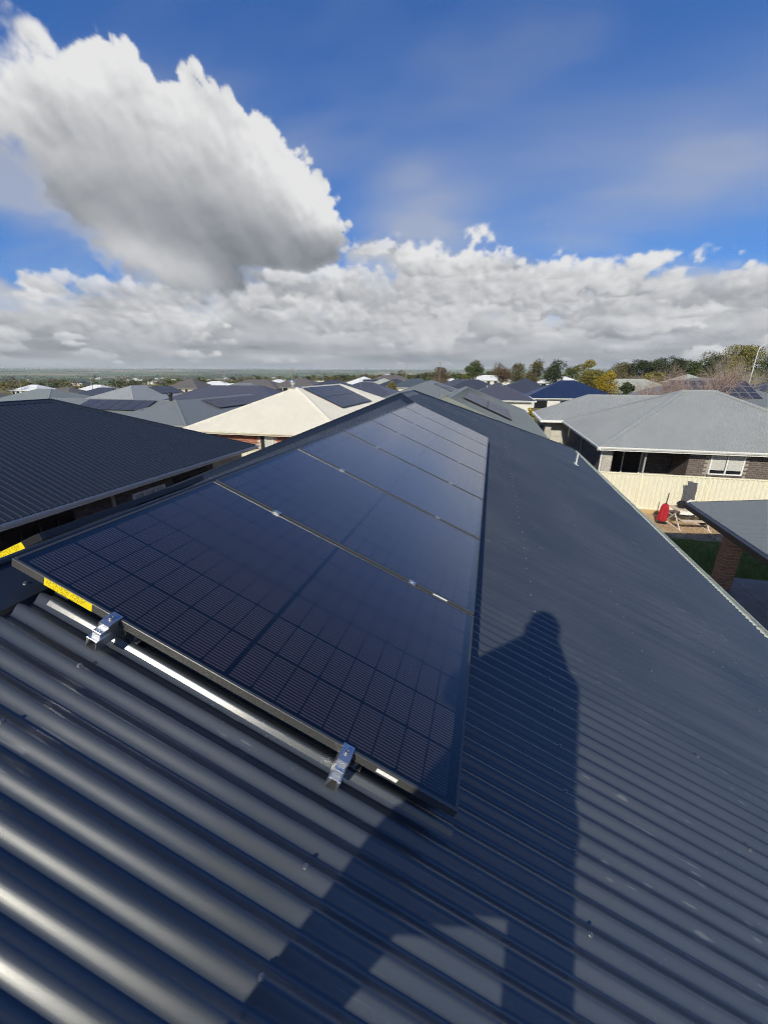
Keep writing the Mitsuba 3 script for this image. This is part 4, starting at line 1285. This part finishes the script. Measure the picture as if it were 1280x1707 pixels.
um = name('folded_umbrella')
tag(um, 'folded red garden umbrella standing upright beside the picnic table', 'umbrella')
ux, uy = 8.36, 15.95
nn_, mm_ = 15, 40
t_ = np.linspace(0, 1, nn_)
ang = np.arange(mm_) * 2 * np.pi / mm_
prof = np.interp(t_, [0, 0.05, 0.3, 0.8, 0.95, 1], [0.11, 0.145, 0.145, 0.125, 0.095, 0.035])
v = []
for tt_, rr_ in zip(t_, prof):
    r_ = rr_ * (1 + 0.26 * np.cos(ang * 8 + tt_ * 1.5) * (1 - 0.6 * tt_) + 0.05 * np.sin(ang * 3 + tt_ * 5))
    v.append(np.stack([ux + r_ * np.cos(ang) + 0.03 * tt_, uy + r_ * np.sin(ang), 0.10 + 0.68 * tt_ + 0.02 * np.sin(ang * 4)], 1))
i, j = np.meshgrid(np.arange(nn_ - 1), np.arange(mm_), indexing='ij')
kq = (j + 1) % mm_
put(um + '__canopy', (np.vstack(v), np.stack([i * mm_ + j, i * mm_ + kq, (i + 1) * mm_ + kq, (i + 1) * mm_ + j], -1).reshape(-1, 4)), 'red_cloth', smooth=60)
put(um + '__pole', MB().tube([(ux, uy, 0.03), (ux + 0.03, uy, 0.8), (ux + 0.045, uy, 1.20)], 0.019, 8).out(), 'frame_black', smooth=40)
put(um + '__base', MB().tube([(ux, uy, 0.0), (ux, uy, 0.05), (ux, uy, 0.07)], [0.2, 0.2, 0.05], 16).out(), 'frame_black', smooth=40)
gc = name('hanging_cloth')
tag(gc, 'grey cloth hanging on a thin white pole frame in front of the cream fence', 'cloth')
drape(gc + '__sheet', (9.38, 16.60, 1.53), (1, 0, -0.22), (0.07, 0, -1), 0.34, 0.68, 'grey_cloth', 0.018, 3, 3)
put(gc + '__pole', MB().tube([(9.57, 16.63, 0.0), (9.57, 16.63, 1.52), (9.18, 16.61, 1.58)], 0.011, 6).out(), 'white_paint', smooth=40)


def lump(prefix, c, s, m, seed, squash=0.5):
    ic = trimesh.creation.icosphere(3, 1.0)
    vv = ic.vertices.copy()
    nz = meshkit.fbm(vv * 1.6 + seed * 3.1, 4, seed) - 0.5
    vv = vv * (1 + squash * nz)[:, None] * np.asarray(s)
    vv[:, 2] = np.maximum(vv[:, 2], -s[2] * 0.72)
    return put(prefix, (vv + np.asarray(c), ic.faces), m, smooth=True)


tag(lump('bag', (8.83, 15.74, 0.845), (0.17, 0.15, 0.16), 'black_cloth', 4), 'black bag on the left end of the picnic table', 'bag')
tag(lump('bag', (9.33, 15.86, 0.83), (0.13, 0.12, 0.14), 'black_cloth', 9), 'small black bag on the right half of the picnic table', 'bag')
tag(lump('bag', (9.09, 15.82, 0.85), (0.11, 0.11, 0.17), 'white_paint', 6, 0.35), 'white sack standing between the black bags on the picnic table', 'bag')
tag(lump('bag', (9.86, 16.15, 0.22), (0.14, 0.13, 0.30), 'black_cloth', 11), 'dark bag on the gravel right of the picnic table', 'bag')
tag(drape('table_cloth', (9.12, 15.44, 0.727), (1, 0.12, 0), (0.02, -0.10, -1), 0.95, 0.16, 'white_paint', 0.012, 6, 5), 'pale cloth hanging over the front edge of the picnic table', 'cloth')

# ---------------------------------------------------------------- trees and plants
def leaf_cloud(centers, radii, n, size, cols, r, flat=1.0):
    """n leaf quads spread through the clumps, thicker towards their shells."""
    w = np.asarray(radii) ** 2
    pick = r.choice(len(centers), n, p=w / w.sum())
    d = r.normal(size=(n, 3))
    d /= np.linalg.norm(d, axis=1, keepdims=True)
    rad = np.asarray(radii)[pick] * (0.55 + 0.5 * r.random(n)) * (0.75 + 0.5 * meshkit.noise(d * 2.2 + pick[:, None] * 3.7, 3))
    c = np.asarray(centers)[pick] + d * rad[:, None] * arr(1, 1, 0.82 * flat)
    a = r.normal(size=(n, 3)) + d * 0.5
    a /= np.linalg.norm(a, axis=1, keepdims=True)
    b = np.cross(a, r.normal(size=(n, 3)))
    b /= np.linalg.norm(b, axis=1, keepdims=True)
    s = size * r.uniform(0.6, 1.4, (n, 1))
    v = np.stack([c - a * s, c + b * s * 0.45, c + a * s, c - b * s * 0.45], 1).reshape(-1, 3)
    k = np.arange(n)[:, None] * 4
    f = np.vstack([np.hstack([k, k + 1, k + 2]), np.hstack([k, k + 2, k + 3])])
    cl = np.asarray(cols, float)
    clump = r.random(len(centers))
    t = np.clip(clump[pick] * 0.7 + r.random(n) * 0.5, 0, 1)[:, None]
    col = (cl[0] * (1 - t) + cl[1] * t) * 1.45
    col = col * r.uniform(0.75, 1.25, (n, 1))
    return v, f, np.repeat(col, 4, 0)


def leafy_tree(key, label, x, y, zg, top, rad, cols, n=2600, size=0.16, bark='bark', cat='tree', group=None, base=0.3, seed=0, clumps=16):
    r = np.random.default_rng(seed + 100)
    k = name(key)
    tag(k, label, cat, group)
    h = top - zg
    cz0 = zg + h * base
    cs, rs = [], []
    for i in range(clumps):
        a = r.uniform(0, 6.283)
        t = r.random() ** 0.8
        z = cz0 + (top - cz0) * (0.10 + 0.80 * t)
        sh = math.sqrt(max(0.05, 1 - ((t - 0.38) / 0.72) ** 2))
        q = rad * 0.72 * sh * math.sqrt(r.random())
        cs.append((x + q * math.cos(a), y + q * math.sin(a), z))
        rs.append(rad * r.uniform(0.30, 0.50))
    cs.append((x + r.normal(0, rad * .1), y, top - rad * 0.3))
    rs.append(rad * 0.32)
    v, f, c = leaf_cloud(cs, rs, n, size, cols, r)
    put(k + '__crown', (v, f), 'leaf', color=c)
    mb = MB()
    tr = rad * 0.06 + 0.06
    fork = arr(x, y, zg + h * max(base, 0.15))
    mb.tube([(x, y, zg - 1.0), (x + 0.03, y, zg + h * base * 0.5), fork], [tr * 1.3, tr, tr * 0.85], 7)
    for c_, r_ in list(zip(cs, rs))[:9]:
        e = np.asarray(c_)
        mid = fork + (e - fork) * 0.5 + r.normal(0, rad * 0.06, 3)
        mb.tube([fork, mid, e], [tr * 0.55, tr * 0.32, tr * 0.12], 5, caps=False)
    put(k + '__trunk', mb.out(), bark, smooth=60)
    return k


def bare_tree(key, label, x, y, zg, top, rad, bark, seed, depth=5, r0=0.16, cat='tree', stems=1):
    r = np.random.default_rng(seed + 500)
    k = name(key)
    tag(k, label, cat)
    tk, tw = MB(), MB()
    h = top - zg

    def grow(p, d, L, rr, lev):
        n = 3
        pts, q, dd = [p], p, d
        for i in range(n):
            dd = unit(dd + r.normal(0, 0.13, 3) + arr(0, 0, 0.04))
            q = q + dd * L / n
            pts.append(q)
        (tk if lev <= 1 else tw).tube(pts, np.linspace(rr, rr * 0.62, n + 1), 5 if lev < 2 else 3, caps=False)
        if lev >= depth:
            return
        for i in range(r.integers(3, 5)):
            s = pts[r.integers(1, n + 1)] if i else pts[-1]
            a = unit(r.normal(size=3))
            out = unit(dd * r.uniform(0.7, 1.1) + a * r.uniform(0.5, 0.85) + arr(0, 0, 0.12))
            grow(s, out, L * r.uniform(0.58, 0.80), rr * 0.55, lev + 1)

    for s in range(stems):
        d0 = unit(arr(r.normal(0, 0.22 * (stems > 1)), r.normal(0, 0.22 * (stems > 1)), 1))
        grow(arr(x + r.normal(0, 0.25) * (stems > 1), y, zg - 0.3), d0, h * 0.36, r0, 0)
    put(k + '__trunk', tk.out(), bark, smooth=60)
    put(k + '__twigs', tw.out(), bark, smooth=60)
    vv = np.vstack([np.vstack(tk.v), np.vstack(tw.v)])
    return k


G_DARK = ((0.020, 0.030, 0.014), (0.050, 0.062, 0.030))
G_MID = ((0.032, 0.050, 0.016), (0.085, 0.100, 0.034))
G_YEL = ((0.075, 0.075, 0.020), (0.190, 0.165, 0.050))
G_OLV = ((0.045, 0.048, 0.020), (0.120, 0.105, 0.048))
G_BRN = ((0.060, 0.042, 0.026), (0.130, 0.092, 0.056))
G_WAT = ((0.150, 0.110, 0.012), (0.300, 0.225, 0.030))
TREES = [
    ('round_tree', 'round fresh green tree on the skyline in the centre', -5.9, 162, 0, 9.6, 4.0, G_MID, 2200, .22),
    ('brown_tree', 'round brown leaved tree left of the antenna mast', -16.3, 148, 0, 7.3, 3.1, G_BRN, 1500, .2),
    ('olive_tree', 'olive tree with pale bare branches right of the round green tree', 4.6, 165, 0, 8.3, 4.6, G_BRN, 2000, .22),
    ('olive_tree', 'yellow olive tree above the charcoal roofs', 10.5, 171, 0, 8.0, 4.6, G_OLV, 2000, .22),
    ('green_tree', 'light green tree left of the dark gum on the skyline', 15.2, 146, 0, 8.9, 3.7, G_OLV, 2000, .2),
    ('gum_tree', 'dark gum tree behind the white roof beyond the navy roof', 19.8, 136, 0, 8.7, 3.9, G_DARK, 2200, .2),
    ('yellow_green_tree', 'tall yellow green tree right behind the navy roof', 22.8, 106, 0, 8.5, 3.7, G_YEL, 4200, .17),
    ('wattle_tree', 'golden yellow wattle beside the tall yellow green tree', 26.2, 101, 0, 5.6, 2.9, G_WAT, 2200, .15),
    ('green_tree', 'thin hazy tree left of the tall yellow green tree', 34.1, 194, 0, 8.3, 4.0, G_MID, 1500, .24),
    ('dark_tree', 'dark tree right of the golden wattle on the skyline', 46.1, 164, 0, 7.9, 4.6, G_OLV, 2200, .22),
    ('gum_tree', 'leftmost of the dark gum trees on the right skyline', 46.1, 148, 0, 8.8, 4.2, G_DARK, 2400, .2),
    ('gum_tree', 'tallest of the dark gum trees on the right skyline', 49.1, 144, 0, 9.6, 4.7, G_DARK, 2600, .2),
    ('gum_tree', 'broad dark gum tree above the small tan roof', 53.7, 143, 0, 9.5, 4.4, G_DARK, 2600, .2),
    ('gum_tree', 'grey green gum tree at the right end of the dark gums', 59.0, 146, 0, 8.7, 3.5, G_MID, 1900, .2),
    ('golden_tree', 'rusty golden bush in front of the dark gum trees', 38.2, 112, 0, 5.7, 3.2, G_YEL, 2200, .16),
    ('yellow_green_tree', 'big yellow green tree behind the street lamp', 85.9, 177, 0, 13.9, 7.4, G_YEL, 5200, .26),
    ('green_tree', 'green tree at the right edge behind the street lamp', 95.0, 175, 0, 13.2, 6.6, G_MID, 3800, .26),
    ('gum_tree', 'dark gum behind the bare tree at the right', 70.8, 160, 0, 10.4, 3.6, G_DARK, 1900, .2),
    ('gum_tree', 'dark gum tree filling the skyline right of the golden wattle', 41.5, 150, 0, 8.2, 4.4, G_OLV, 2200, .2),
    ('gum_tree', 'gum tree on the skyline just left of the large bare tree', 64.5, 150, 0, 8.8, 4.4, G_DARK, 2200, .2),
    ('gum_tree', 'dark leaved tree behind the large bare tree on the right skyline', 72.5, 168, 0, 11.5, 5.4, G_OLV, 2600, .22),
    ('yellow_green_tree', 'yellow green tree between the bare trees and the street lamp', 79.0, 172, 0, 11.6, 5.2, G_YEL, 2600, .22),
    ('olive_tree', 'low olive trees filling the gap left of the street lamp', 64.0, 150, 0, 6.6, 4.6, G_OLV, 2000, .2),
]
for i, (key, lab, x, y, zg, top, rad, cols, n, size) in enumerate(TREES):
    leafy_tree(key, lab, x, y, zg, top, rad, cols, int(n * 1.8), size * 1.05, seed=i, base=0.2, bark='bark_pale' if 'pale' in lab or 'tall yellow' in lab else 'bark')
leafy_tree('shrub', 'dark green rounded shrub standing behind the pale grey garage roof', 16.0, 51.5, 0.0, 4.55, 1.15, G_DARK, 1600, .13, seed=40, cat='shrub', base=0.1)
leafy_tree('shrub', 'yellow green bush between the purple slate roof and the first grey roof', -17.0, 78, -0.3, 3.9, 1.5, G_YEL, 1200, .13, seed=41, cat='shrub', base=0.1)
leafy_tree('shrub', 'yellow leaved plant in the passage left of the pale grey garage', 5.0, 37.5, 0.0, 2.6, 0.55, G_WAT, 700, .09, seed=42, cat='shrub', base=0.1)
leafy_tree('shrub', 'dark green shrub against the corner of the garage wing', 4.75, 29.8, 0.0, 2.3, 0.55, G_DARK, 900, .08, seed=43, cat='shrub', base=0.08)
leafy_tree('shrub', 'reddish brown garden plants below the dark brick side wall', 5.75, 25.4, 0.0, 1.0, 0.75, G_BRN, 800, .07, seed=44, cat='shrub', base=0.05)
bare_tree('bare_tree', 'low pinkish bare tree behind the ridge of the pale grey roof', 20.4, 54.4, 0.0, 6.3, 2.6, 'bark_pink', 1, 6, 0.07, stems=4)
bare_tree('bare_tree', 'large bare brown tree left of the street lamp', 27.4, 57.6, 0.0, 7.6, 3.6, 'bark_pink', 2, 5, 0.09, stems=4)
bare_tree('bare_tree', 'bare pale tree right of the street lamp', 36.0, 70.5, 0.0, 7.4, 3.6, 'bark_pale', 3, 6, 0.10, stems=3)
bare_tree('bare_tree', 'slim bare tree between the dark gums and the large bare tree', 23.2, 57.0, 0.0, 6.6, 2.6, 'bark_pink', 5, 5, 0.07, stems=3)

# far belts of trees: nobody could count them
r = np.random.default_rng(77)
cs, rs, cc = [], [], []
vs, fs, cols_, at = [], [], [], 0
for i in range(900):
    az = math.radians(r.uniform(-64, 4))
    far = r.random()
    R = 270 + 420 * far ** 1.2 if i % 3 else r.uniform(800, 3400)
    if i < 90:
        az, R = math.radians(r.uniform(-12, 36)), r.uniform(215, 420)
    x, y = R * math.sin(az), R * math.cos(az)
    zg = float(ground_z(x, y))
    h, w = r.uniform(3.5, 7.5), r.uniform(3.0, 7.0)
    if R > 850:
        h, w = r.uniform(7, 14), r.uniform(12, 34)
    if 0 < i - 90 and R < 750 and az < math.radians(-22) and r.random() < 0.45:
        continue
    k = 5
    c = [(x + r.normal(0, w * .45), y + r.normal(0, w * .45), zg + h * r.uniform(0.3, 0.8)) for _ in range(k)]
    base = (G_DARK, G_OLV, G_MID, G_YEL, G_BRN)[r.choice(5, p=[.34, .28, .16, .1, .12])]
    v, f, col = leaf_cloud(c, [w * r.uniform(.35, .6) * 0.8 for _ in range(k)], 110 if R < 750 else 70, 0.6 if R < 750 else 2.0, base, r, 0.8)
    vs.append(v)
    fs.append(f + at)
    cols_.append(col)
    at += len(v)
put('distant_trees', (np.vstack(vs), np.vstack(fs)), 'leaf', color=np.vstack(cols_))
tag('distant_trees', 'far belt of mixed trees beyond the houses', kind='stuff')

# specks of buildings across the valley
r = np.random.default_rng(99)
for i in range(46):
    az, R = math.radians(r.uniform(-60, -8)), r.uniform(420, 2300)
    x, y = R * math.sin(az), R * math.cos(az)
    zg = float(ground_z(x, y))
    w, d, h = r.uniform(10, 26), r.uniform(9, 14), r.uniform(3.0, 4.2)
    k = name('far_building')
    tag(k, 'tiny pale building far across the plain beyond the tree belt', 'building', 'far buildings on the plain')
    put(k + '__wall', MB().box((x - w / 2, y - d / 2, zg - 3), (x + w / 2, y + d / 2, zg + h)).out(), 'wall_white' if i % 3 else 'wall_cream')
    rf = MB()
    for fc in roof_poly_set(x - w / 2 - .5, x + w / 2 + .5, y - d / 2 - .5, y + d / 2 + .5, zg + h + 0.01, 0.36)[0]:
        rf.poly(fc)
    put(k + '__roof', rf.out(), ('roof_white', 'roof_grey', 'roof_charcoal', 'roof_white')[i % 4])

# street lamp, masts
lk = name('street_lamp')
tag(lk, 'tall pale street lamp with curved arm rising at the right edge', 'street lamp')
lx, ly = 47.3, 91.4
put(lk + '__pole', MB().tube([(lx, ly, -0.5), (lx, ly, 4.0), (lx, ly, 9.0)], [0.11, 0.09, 0.065], 10).out(), 'pole_white', smooth=50)
put(lk + '__arm', MB().tube([(lx, ly, 9.0), (lx + 0.15, ly, 9.6), (lx + 0.6, ly + 0.1, 10.15), (lx + 1.3, ly + 0.2, 10.4), (lx + 2.0, ly + 0.3, 10.45)], [0.062, 0.055, 0.05, 0.045, 0.04], 8).out(), 'pole_white', smooth=60)
put(lk + '__lantern', MB().box((lx + 1.9, ly + 0.15, 10.38), (lx + 2.6, ly + 0.45, 10.52), c=0.04).out(), 'pole_white')
ak = name('antenna_mast')
tag(ak, 'thin antenna mast standing behind our far roof in the centre', 'antenna')
put(ak + '__mast', MB().tube([(-1.75, 26.6, 3.6), (-1.75, 26.6, 6.05)], 0.022, 6).out(), 'steel_dull', smooth=50)
for z in (5.6, 5.85):
    put(ak + '__bar', MB().tube([(-2.05, 26.6, z), (-1.45, 26.6, z)], 0.008, 5).out(), 'steel_dull')
for i, (x, y, z, lab) in enumerate(((-30.5, 54.0, 3.6, 'television aerial on the dark slate roof left behind the cream roof'), (-60.5, 57.6, 2.4, 'television aerial on the light grey peaked roof at left'), (-77.0, 54.0, 2.2, 'television aerial on the grey green roof at the left edge'), (6.0, 96.0, 3.9, 'television aerial on the charcoal roof beside the navy roof'), (-18.5, 62.6, 3.6, 'television aerial on the purple slate roof in the centre'))):
    k = name('television_aerial')
    tag(k, lab, 'aerial')
    put(k + '__mast', MB().tube([(x, y, z - 0.6), (x, y, z + 2.3)], 0.03, 6).out(), 'steel_dull')
    put(k + '__boom', MB().tube([(x - 0.7, y, z + 2.15), (x + 0.7, y, z + 2.15)], 0.018, 5).out(), 'steel_dull')
    for q in range(6):
        put(k + '__element', MB().tube([(x - 0.65 + q * 0.26, y - 0.35 + q * 0.03, z + 2.15), (x - 0.65 + q * 0.26, y + 0.35 - q * 0.03, z + 2.15)], 0.012, 4).out(), 'steel_dull')
for i, (x, y, z, lab) in enumerate(((2.9, 57.2, 3.7, 'left pipe vent on the charcoal hip roof with windows'), (0.9, 57.6, 3.4, 'right pipe vent on the charcoal hip roof with windows'))):
    k = name('vent_pipe')
    tag(k, lab, 'vent')
    put(k + '__pipe', MB().tube([(x, y, z - 0.4), (x, y, z + 0.35)], 0.05, 8).out(), 'pole_white', smooth=50)
    put(k + '__cowl', MB().tube([(x, y, z + 0.352), (x, y, z + 0.43)], [0.085, 0.06], 8).out(), 'pole_white', smooth=50)
for i, (x, y, h) in enumerate(((-63, 128, 8.0), (-118, 170, 9.0), (-40, 205, 10), (-23.5, 205, 10.5), (-172, 150, 7))):
    k = name('utility_pole')
    zg = float(ground_z(x, y))
    tag(k, ('thin pole right above the cream roof', 'thin pole in the tree belt left of centre', 'thin pole beyond the white peaked roof', 'thin pole near the brown tree', 'short pole between the leftmost white roofs')[i], 'pole')
    put(k + '__shaft', MB().tube([(x, y, zg - 1), (x, y, zg + h)], [0.16, 0.11], 6).out(), 'bark_pale')
    put(k + '__crossarm', MB().box((x - 0.9, y - 0.06, zg + h - 0.7), (x + 0.9, y + 0.06, zg + h - 0.55)).out(), 'bark_pale')

# ---------------------------------------------------------------- the photographer, whose shadow falls on the roof
def blob(bones, joints, edge=0.02, it=12, extra=()):
    man = manifold3d.Manifold()
    sp = lambda p, r: manifold3d.Manifold.sphere(r, 20).translate([float(c) for c in p])
    parts = []
    for a, b in bones:
        (pa, ra), (pb, rb) = joints[a], joints[b]
        parts.append(manifold3d.Manifold.batch_hull([sp(pa, ra), sp(pb, rb)]))
    for g in extra:
        parts.append(manifold3d.Manifold.batch_hull([sp(p, q) for p, q in g]))
    man = manifold3d.Manifold.batch_boolean(parts, manifold3d.OpType.Add).refine_to_length(edge)
    me = man.to_mesh()
    t = trimesh.Trimesh(me.vert_properties[:, :3], me.tri_verts, process=True)
    trimesh.smoothing.filter_taubin(t, iterations=it)
    return t


RIGHT = np.cross(FWD, arr(0, 0, 1))
RIGHT = unit(RIGHT)
UPV = np.cross(RIGHT, FWD)
ph = CAM - FWD * 0.016 - UPV * 0.055 - RIGHT * 0.022
hl, hr = ph - RIGHT * 0.062 - UPV * 0.03 - FWD * 0.030, ph + RIGHT * 0.062 - UPV * 0.03 - FWD * 0.030
pk = name('person')
tag(pk, 'person in dark jacket standing on the roof holding a phone, seen by the long shadow', 'person')
J = {
    'pel': ((1.43, -1.43, 4.97), 0.12), 'waist': ((1.47, -1.42, 5.06), 0.125), 'chest': ((1.55, -1.38, 5.27), 0.15), 'neck0': ((1.57, -1.36, 5.41), 0.07), 'neck': ((1.585, -1.325, 5.50), 0.055),
    'hL': ((1.24, -1.42, 4.93), 0.09), 'hR': ((1.66, -1.42, 4.90), 0.092), 'kL': ((1.135, -1.32, 4.66), 0.062), 'kR': ((1.69, -1.29, 4.52), 0.072), 'aL': ((1.09, -1.45, 4.39), 0.045), 'aR': ((1.70, -1.42, 4.125), 0.045),
    'sL': ((1.385, -1.37, 5.355), 0.075), 'sR': ((1.715, -1.37, 5.33), 0.072), 'eL': ((1.305, -1.16, 5.26), 0.050), 'eR': ((1.755, -1.15, 5.20), 0.046), 'wL': (hl - FWD * 0.06 - UPV * 0.045, 0.030), 'wR': (hr - FWD * 0.06 - UPV * 0.045, 0.030),
}
head_c = arr(1.596, -1.290, 5.618)
look = unit(arr(0.0, 1.0, -0.18))
hu = unit(arr(0, 0.18, 1))
hr_ = np.cross(look, hu)
hp = lambda f, r, u: head_c + look * f + hr_ * r + hu * u
head = [[(hp(-0.02, 0, 0.035), 0.086), (hp(0.025, 0, 0.03), 0.078)], [(hp(0.03, 0, -0.02), 0.066), (hp(0.055, 0, -0.075), 0.034)], [(hp(0.05, -0.03, -0.045), 0.03), (hp(0.05, 0.03, -0.045), 0.03), (hp(0.06, 0, -0.08), 0.026)],
        [(hp(0.098, 0, 0.012), 0.010), (hp(0.112, 0, -0.022), 0.014)], [(hp(0.085, -0.022, -0.055), 0.009), (hp(0.085, 0.022, -0.055), 0.009)],
        [(hp(0.0, -0.083, 0.01), 0.012), (hp(-0.005, -0.086, -0.025), 0.011)], [(hp(0.0, 0.083, 0.01), 0.012), (hp(-0.005, 0.086, -0.025), 0.011)],
        [(J['neck'][0], 0.055), (hp(-0.01, 0, -0.03), 0.06)]]
fing = []
for s, hc in ((-1, hl), (1, hr)):
    wr = J['wL' if s < 0 else 'wR'][0]
    palm = hc - FWD * 0.004
    fing.append([(wr, 0.029), (palm - UPV * 0.02 + RIGHT * s * 0.010, 0.026), (palm + UPV * 0.025 + RIGHT * s * 0.008, 0.022)])
    for q, (du, L) in enumerate(((0.034, 0.9), (0.012, 1.0), (-0.010, 0.95), (-0.030, 0.8))):
        a = palm + UPV * du + RIGHT * s * 0.012
        b = hc + UPV * du + RIGHT * s * 0.004 + FWD * 0.006
        c = hc + UPV * (du - 0.003) - RIGHT * s * 0.022 * L + FWD * 0.004
        fing += [[(a, 0.0095), (b, 0.009)], [(b, 0.009), (c, 0.0078)]]
    a = palm + UPV * 0.012 - RIGHT * s * 0.004 - FWD * 0.012
    b = palm + UPV * 0.034 - RIGHT * s * 0.018 - FWD * 0.004
    c = palm + UPV * 0.050 - RIGHT * s * 0.034 - FWD * 0.000
    fing += [[(a, 0.013), (b, 0.0105)], [(b, 0.0105), (c, 0.009)]]
bones = [('pel', 'waist'), ('waist', 'chest'), ('chest', 'neck0'), ('neck0', 'neck'), ('pel', 'hL'), ('pel', 'hR'), ('hL', 'kL'), ('hR', 'kR'), ('kL', 'aL'), ('kR', 'aR'), ('chest', 'sL'), ('chest', 'sR'), ('sL', 'eL'), ('sR', 'eR'), ('eL', 'wL'), ('eR', 'wR')]
body = blob(bones, J, 0.016, 8, head + fing)
put(pk + '__body', body, 'skin', smooth=True)
JJ = {k: (p, q + 0.022) for k, (p, q) in J.items()}
JJ['wL'] = (J['wL'][0] - (J['wL'][0] - np.array(J['eL'][0])) * 0.12, 0.056)
JJ['wR'] = (J['wR'][0] - (J['wR'][0] - np.array(J['eR'][0])) * 0.12, 0.046)
JJ['hemL'], JJ['hemR'] = ((1.275, -1.43, 4.95), 0.115), ((1.665, -1.43, 4.93), 0.115)
JJ['neck0'] = ((1.575, -1.355, 5.43), 0.105)
JJ['neck'] = ((1.585, -1.345, 5.50), 0.092)
jk = blob([('waist', 'chest'), ('chest', 'neck0'), ('neck0', 'neck'), ('waist', 'hemL'), ('waist', 'hemR'), ('hemL', 'hemR'), ('chest', 'sL'), ('chest', 'sR'), ('sL', 'eL'), ('sR', 'eR'), ('eL', 'wL'), ('eR', 'wR')], JJ, 0.02, 8,
          [[JJ['hemL'], JJ['hemR'], JJ['chest']], [JJ['sL'], JJ['sR'], JJ['waist'], ((1.66, -1.42, 5.0), 0.11)]])
jv = jk.vertices.copy()
jv += jk.vertex_normals * (0.010 * (meshkit.fbm(jv * 14, 4, 3) - 0.4))[:, None]
put(pk + '__jacket', (jv, jk.faces), 'jacket', smooth=True)
TJ = {k: (p, q + 0.016) for k, (p, q) in J.items()}
TJ['aL'], TJ['aR'] = ((1.105, -1.43, 4.42), 0.066), ((1.70, -1.41, 4.16), 0.066)
tr_ = blob([('pel', 'hL'), ('pel', 'hR'), ('hL', 'kL'), ('hR', 'kR'), ('kL', 'aL'), ('kR', 'aR')], TJ, 0.02, 8)
put(pk + '__trousers', tr_, 'trousers', smooth=True)
for s, (ax_, ay_) in ((0, (1.10, -1.44)), (1, (1.70, -1.41))):
    zb = zR(ax_) + AMP + 0.004
    q = lambda dx, dy, dz: arr(ax_ + dx, ay_ + dy, zb + dz - TN * dx)
    bt = blob([], {}, 0.012, 6, [[(q(-0.02, -0.06, 0.035), 0.034), (q(0.02, -0.06, 0.035), 0.034), (q(-0.02, 0.03, 0.04), 0.038), (q(0.02, 0.03, 0.04), 0.038), (q(0, -0.03, 0.13), 0.05)],
                                 [(q(-0.025, 0.05, 0.034), 0.034), (q(0.025, 0.05, 0.034), 0.034), (q(-0.022, 0.15, 0.028), 0.028), (q(0.022, 0.15, 0.028), 0.028)]])
    put(pk + '__boot', bt, 'boots', smooth=True)
hair = blob([], {}, 0.012, 6, [[(hp(-0.03, 0, 0.045), 0.104), (hp(0.012, 0, 0.05), 0.098)], [(hp(-0.05, 0, 0.0), 0.075), (hp(-0.035, 0, 0.04), 0.085)]])
put(pk + '__hair', hair, 'hair', smooth=True)
FM = frame(ph, RIGHT, UPV, -FWD)
fk = put('phone', MB().box((-0.037, -0.078, 0.0), (0.037, 0.078, 0.008), FM, c=0.0015).out(), 'frame_black')
tag(fk, 'black phone held up in both hands of the person on the roof', 'phone')

scene['air'] = {'type': 'homogeneous', 'albedo': rgb(0.90, 0.95, 0.985), 'sigma_t': 0.00012}
scene['haze'] = {'type': 'cube', 'to_world': T().translate([0, 0, 40]).scale([11500, 11500, 115]), 'bsdf': {'type': 'null'}, 'interior': {'type': 'ref', 'id': 'air'}}
tag('haze', kind='stuff')
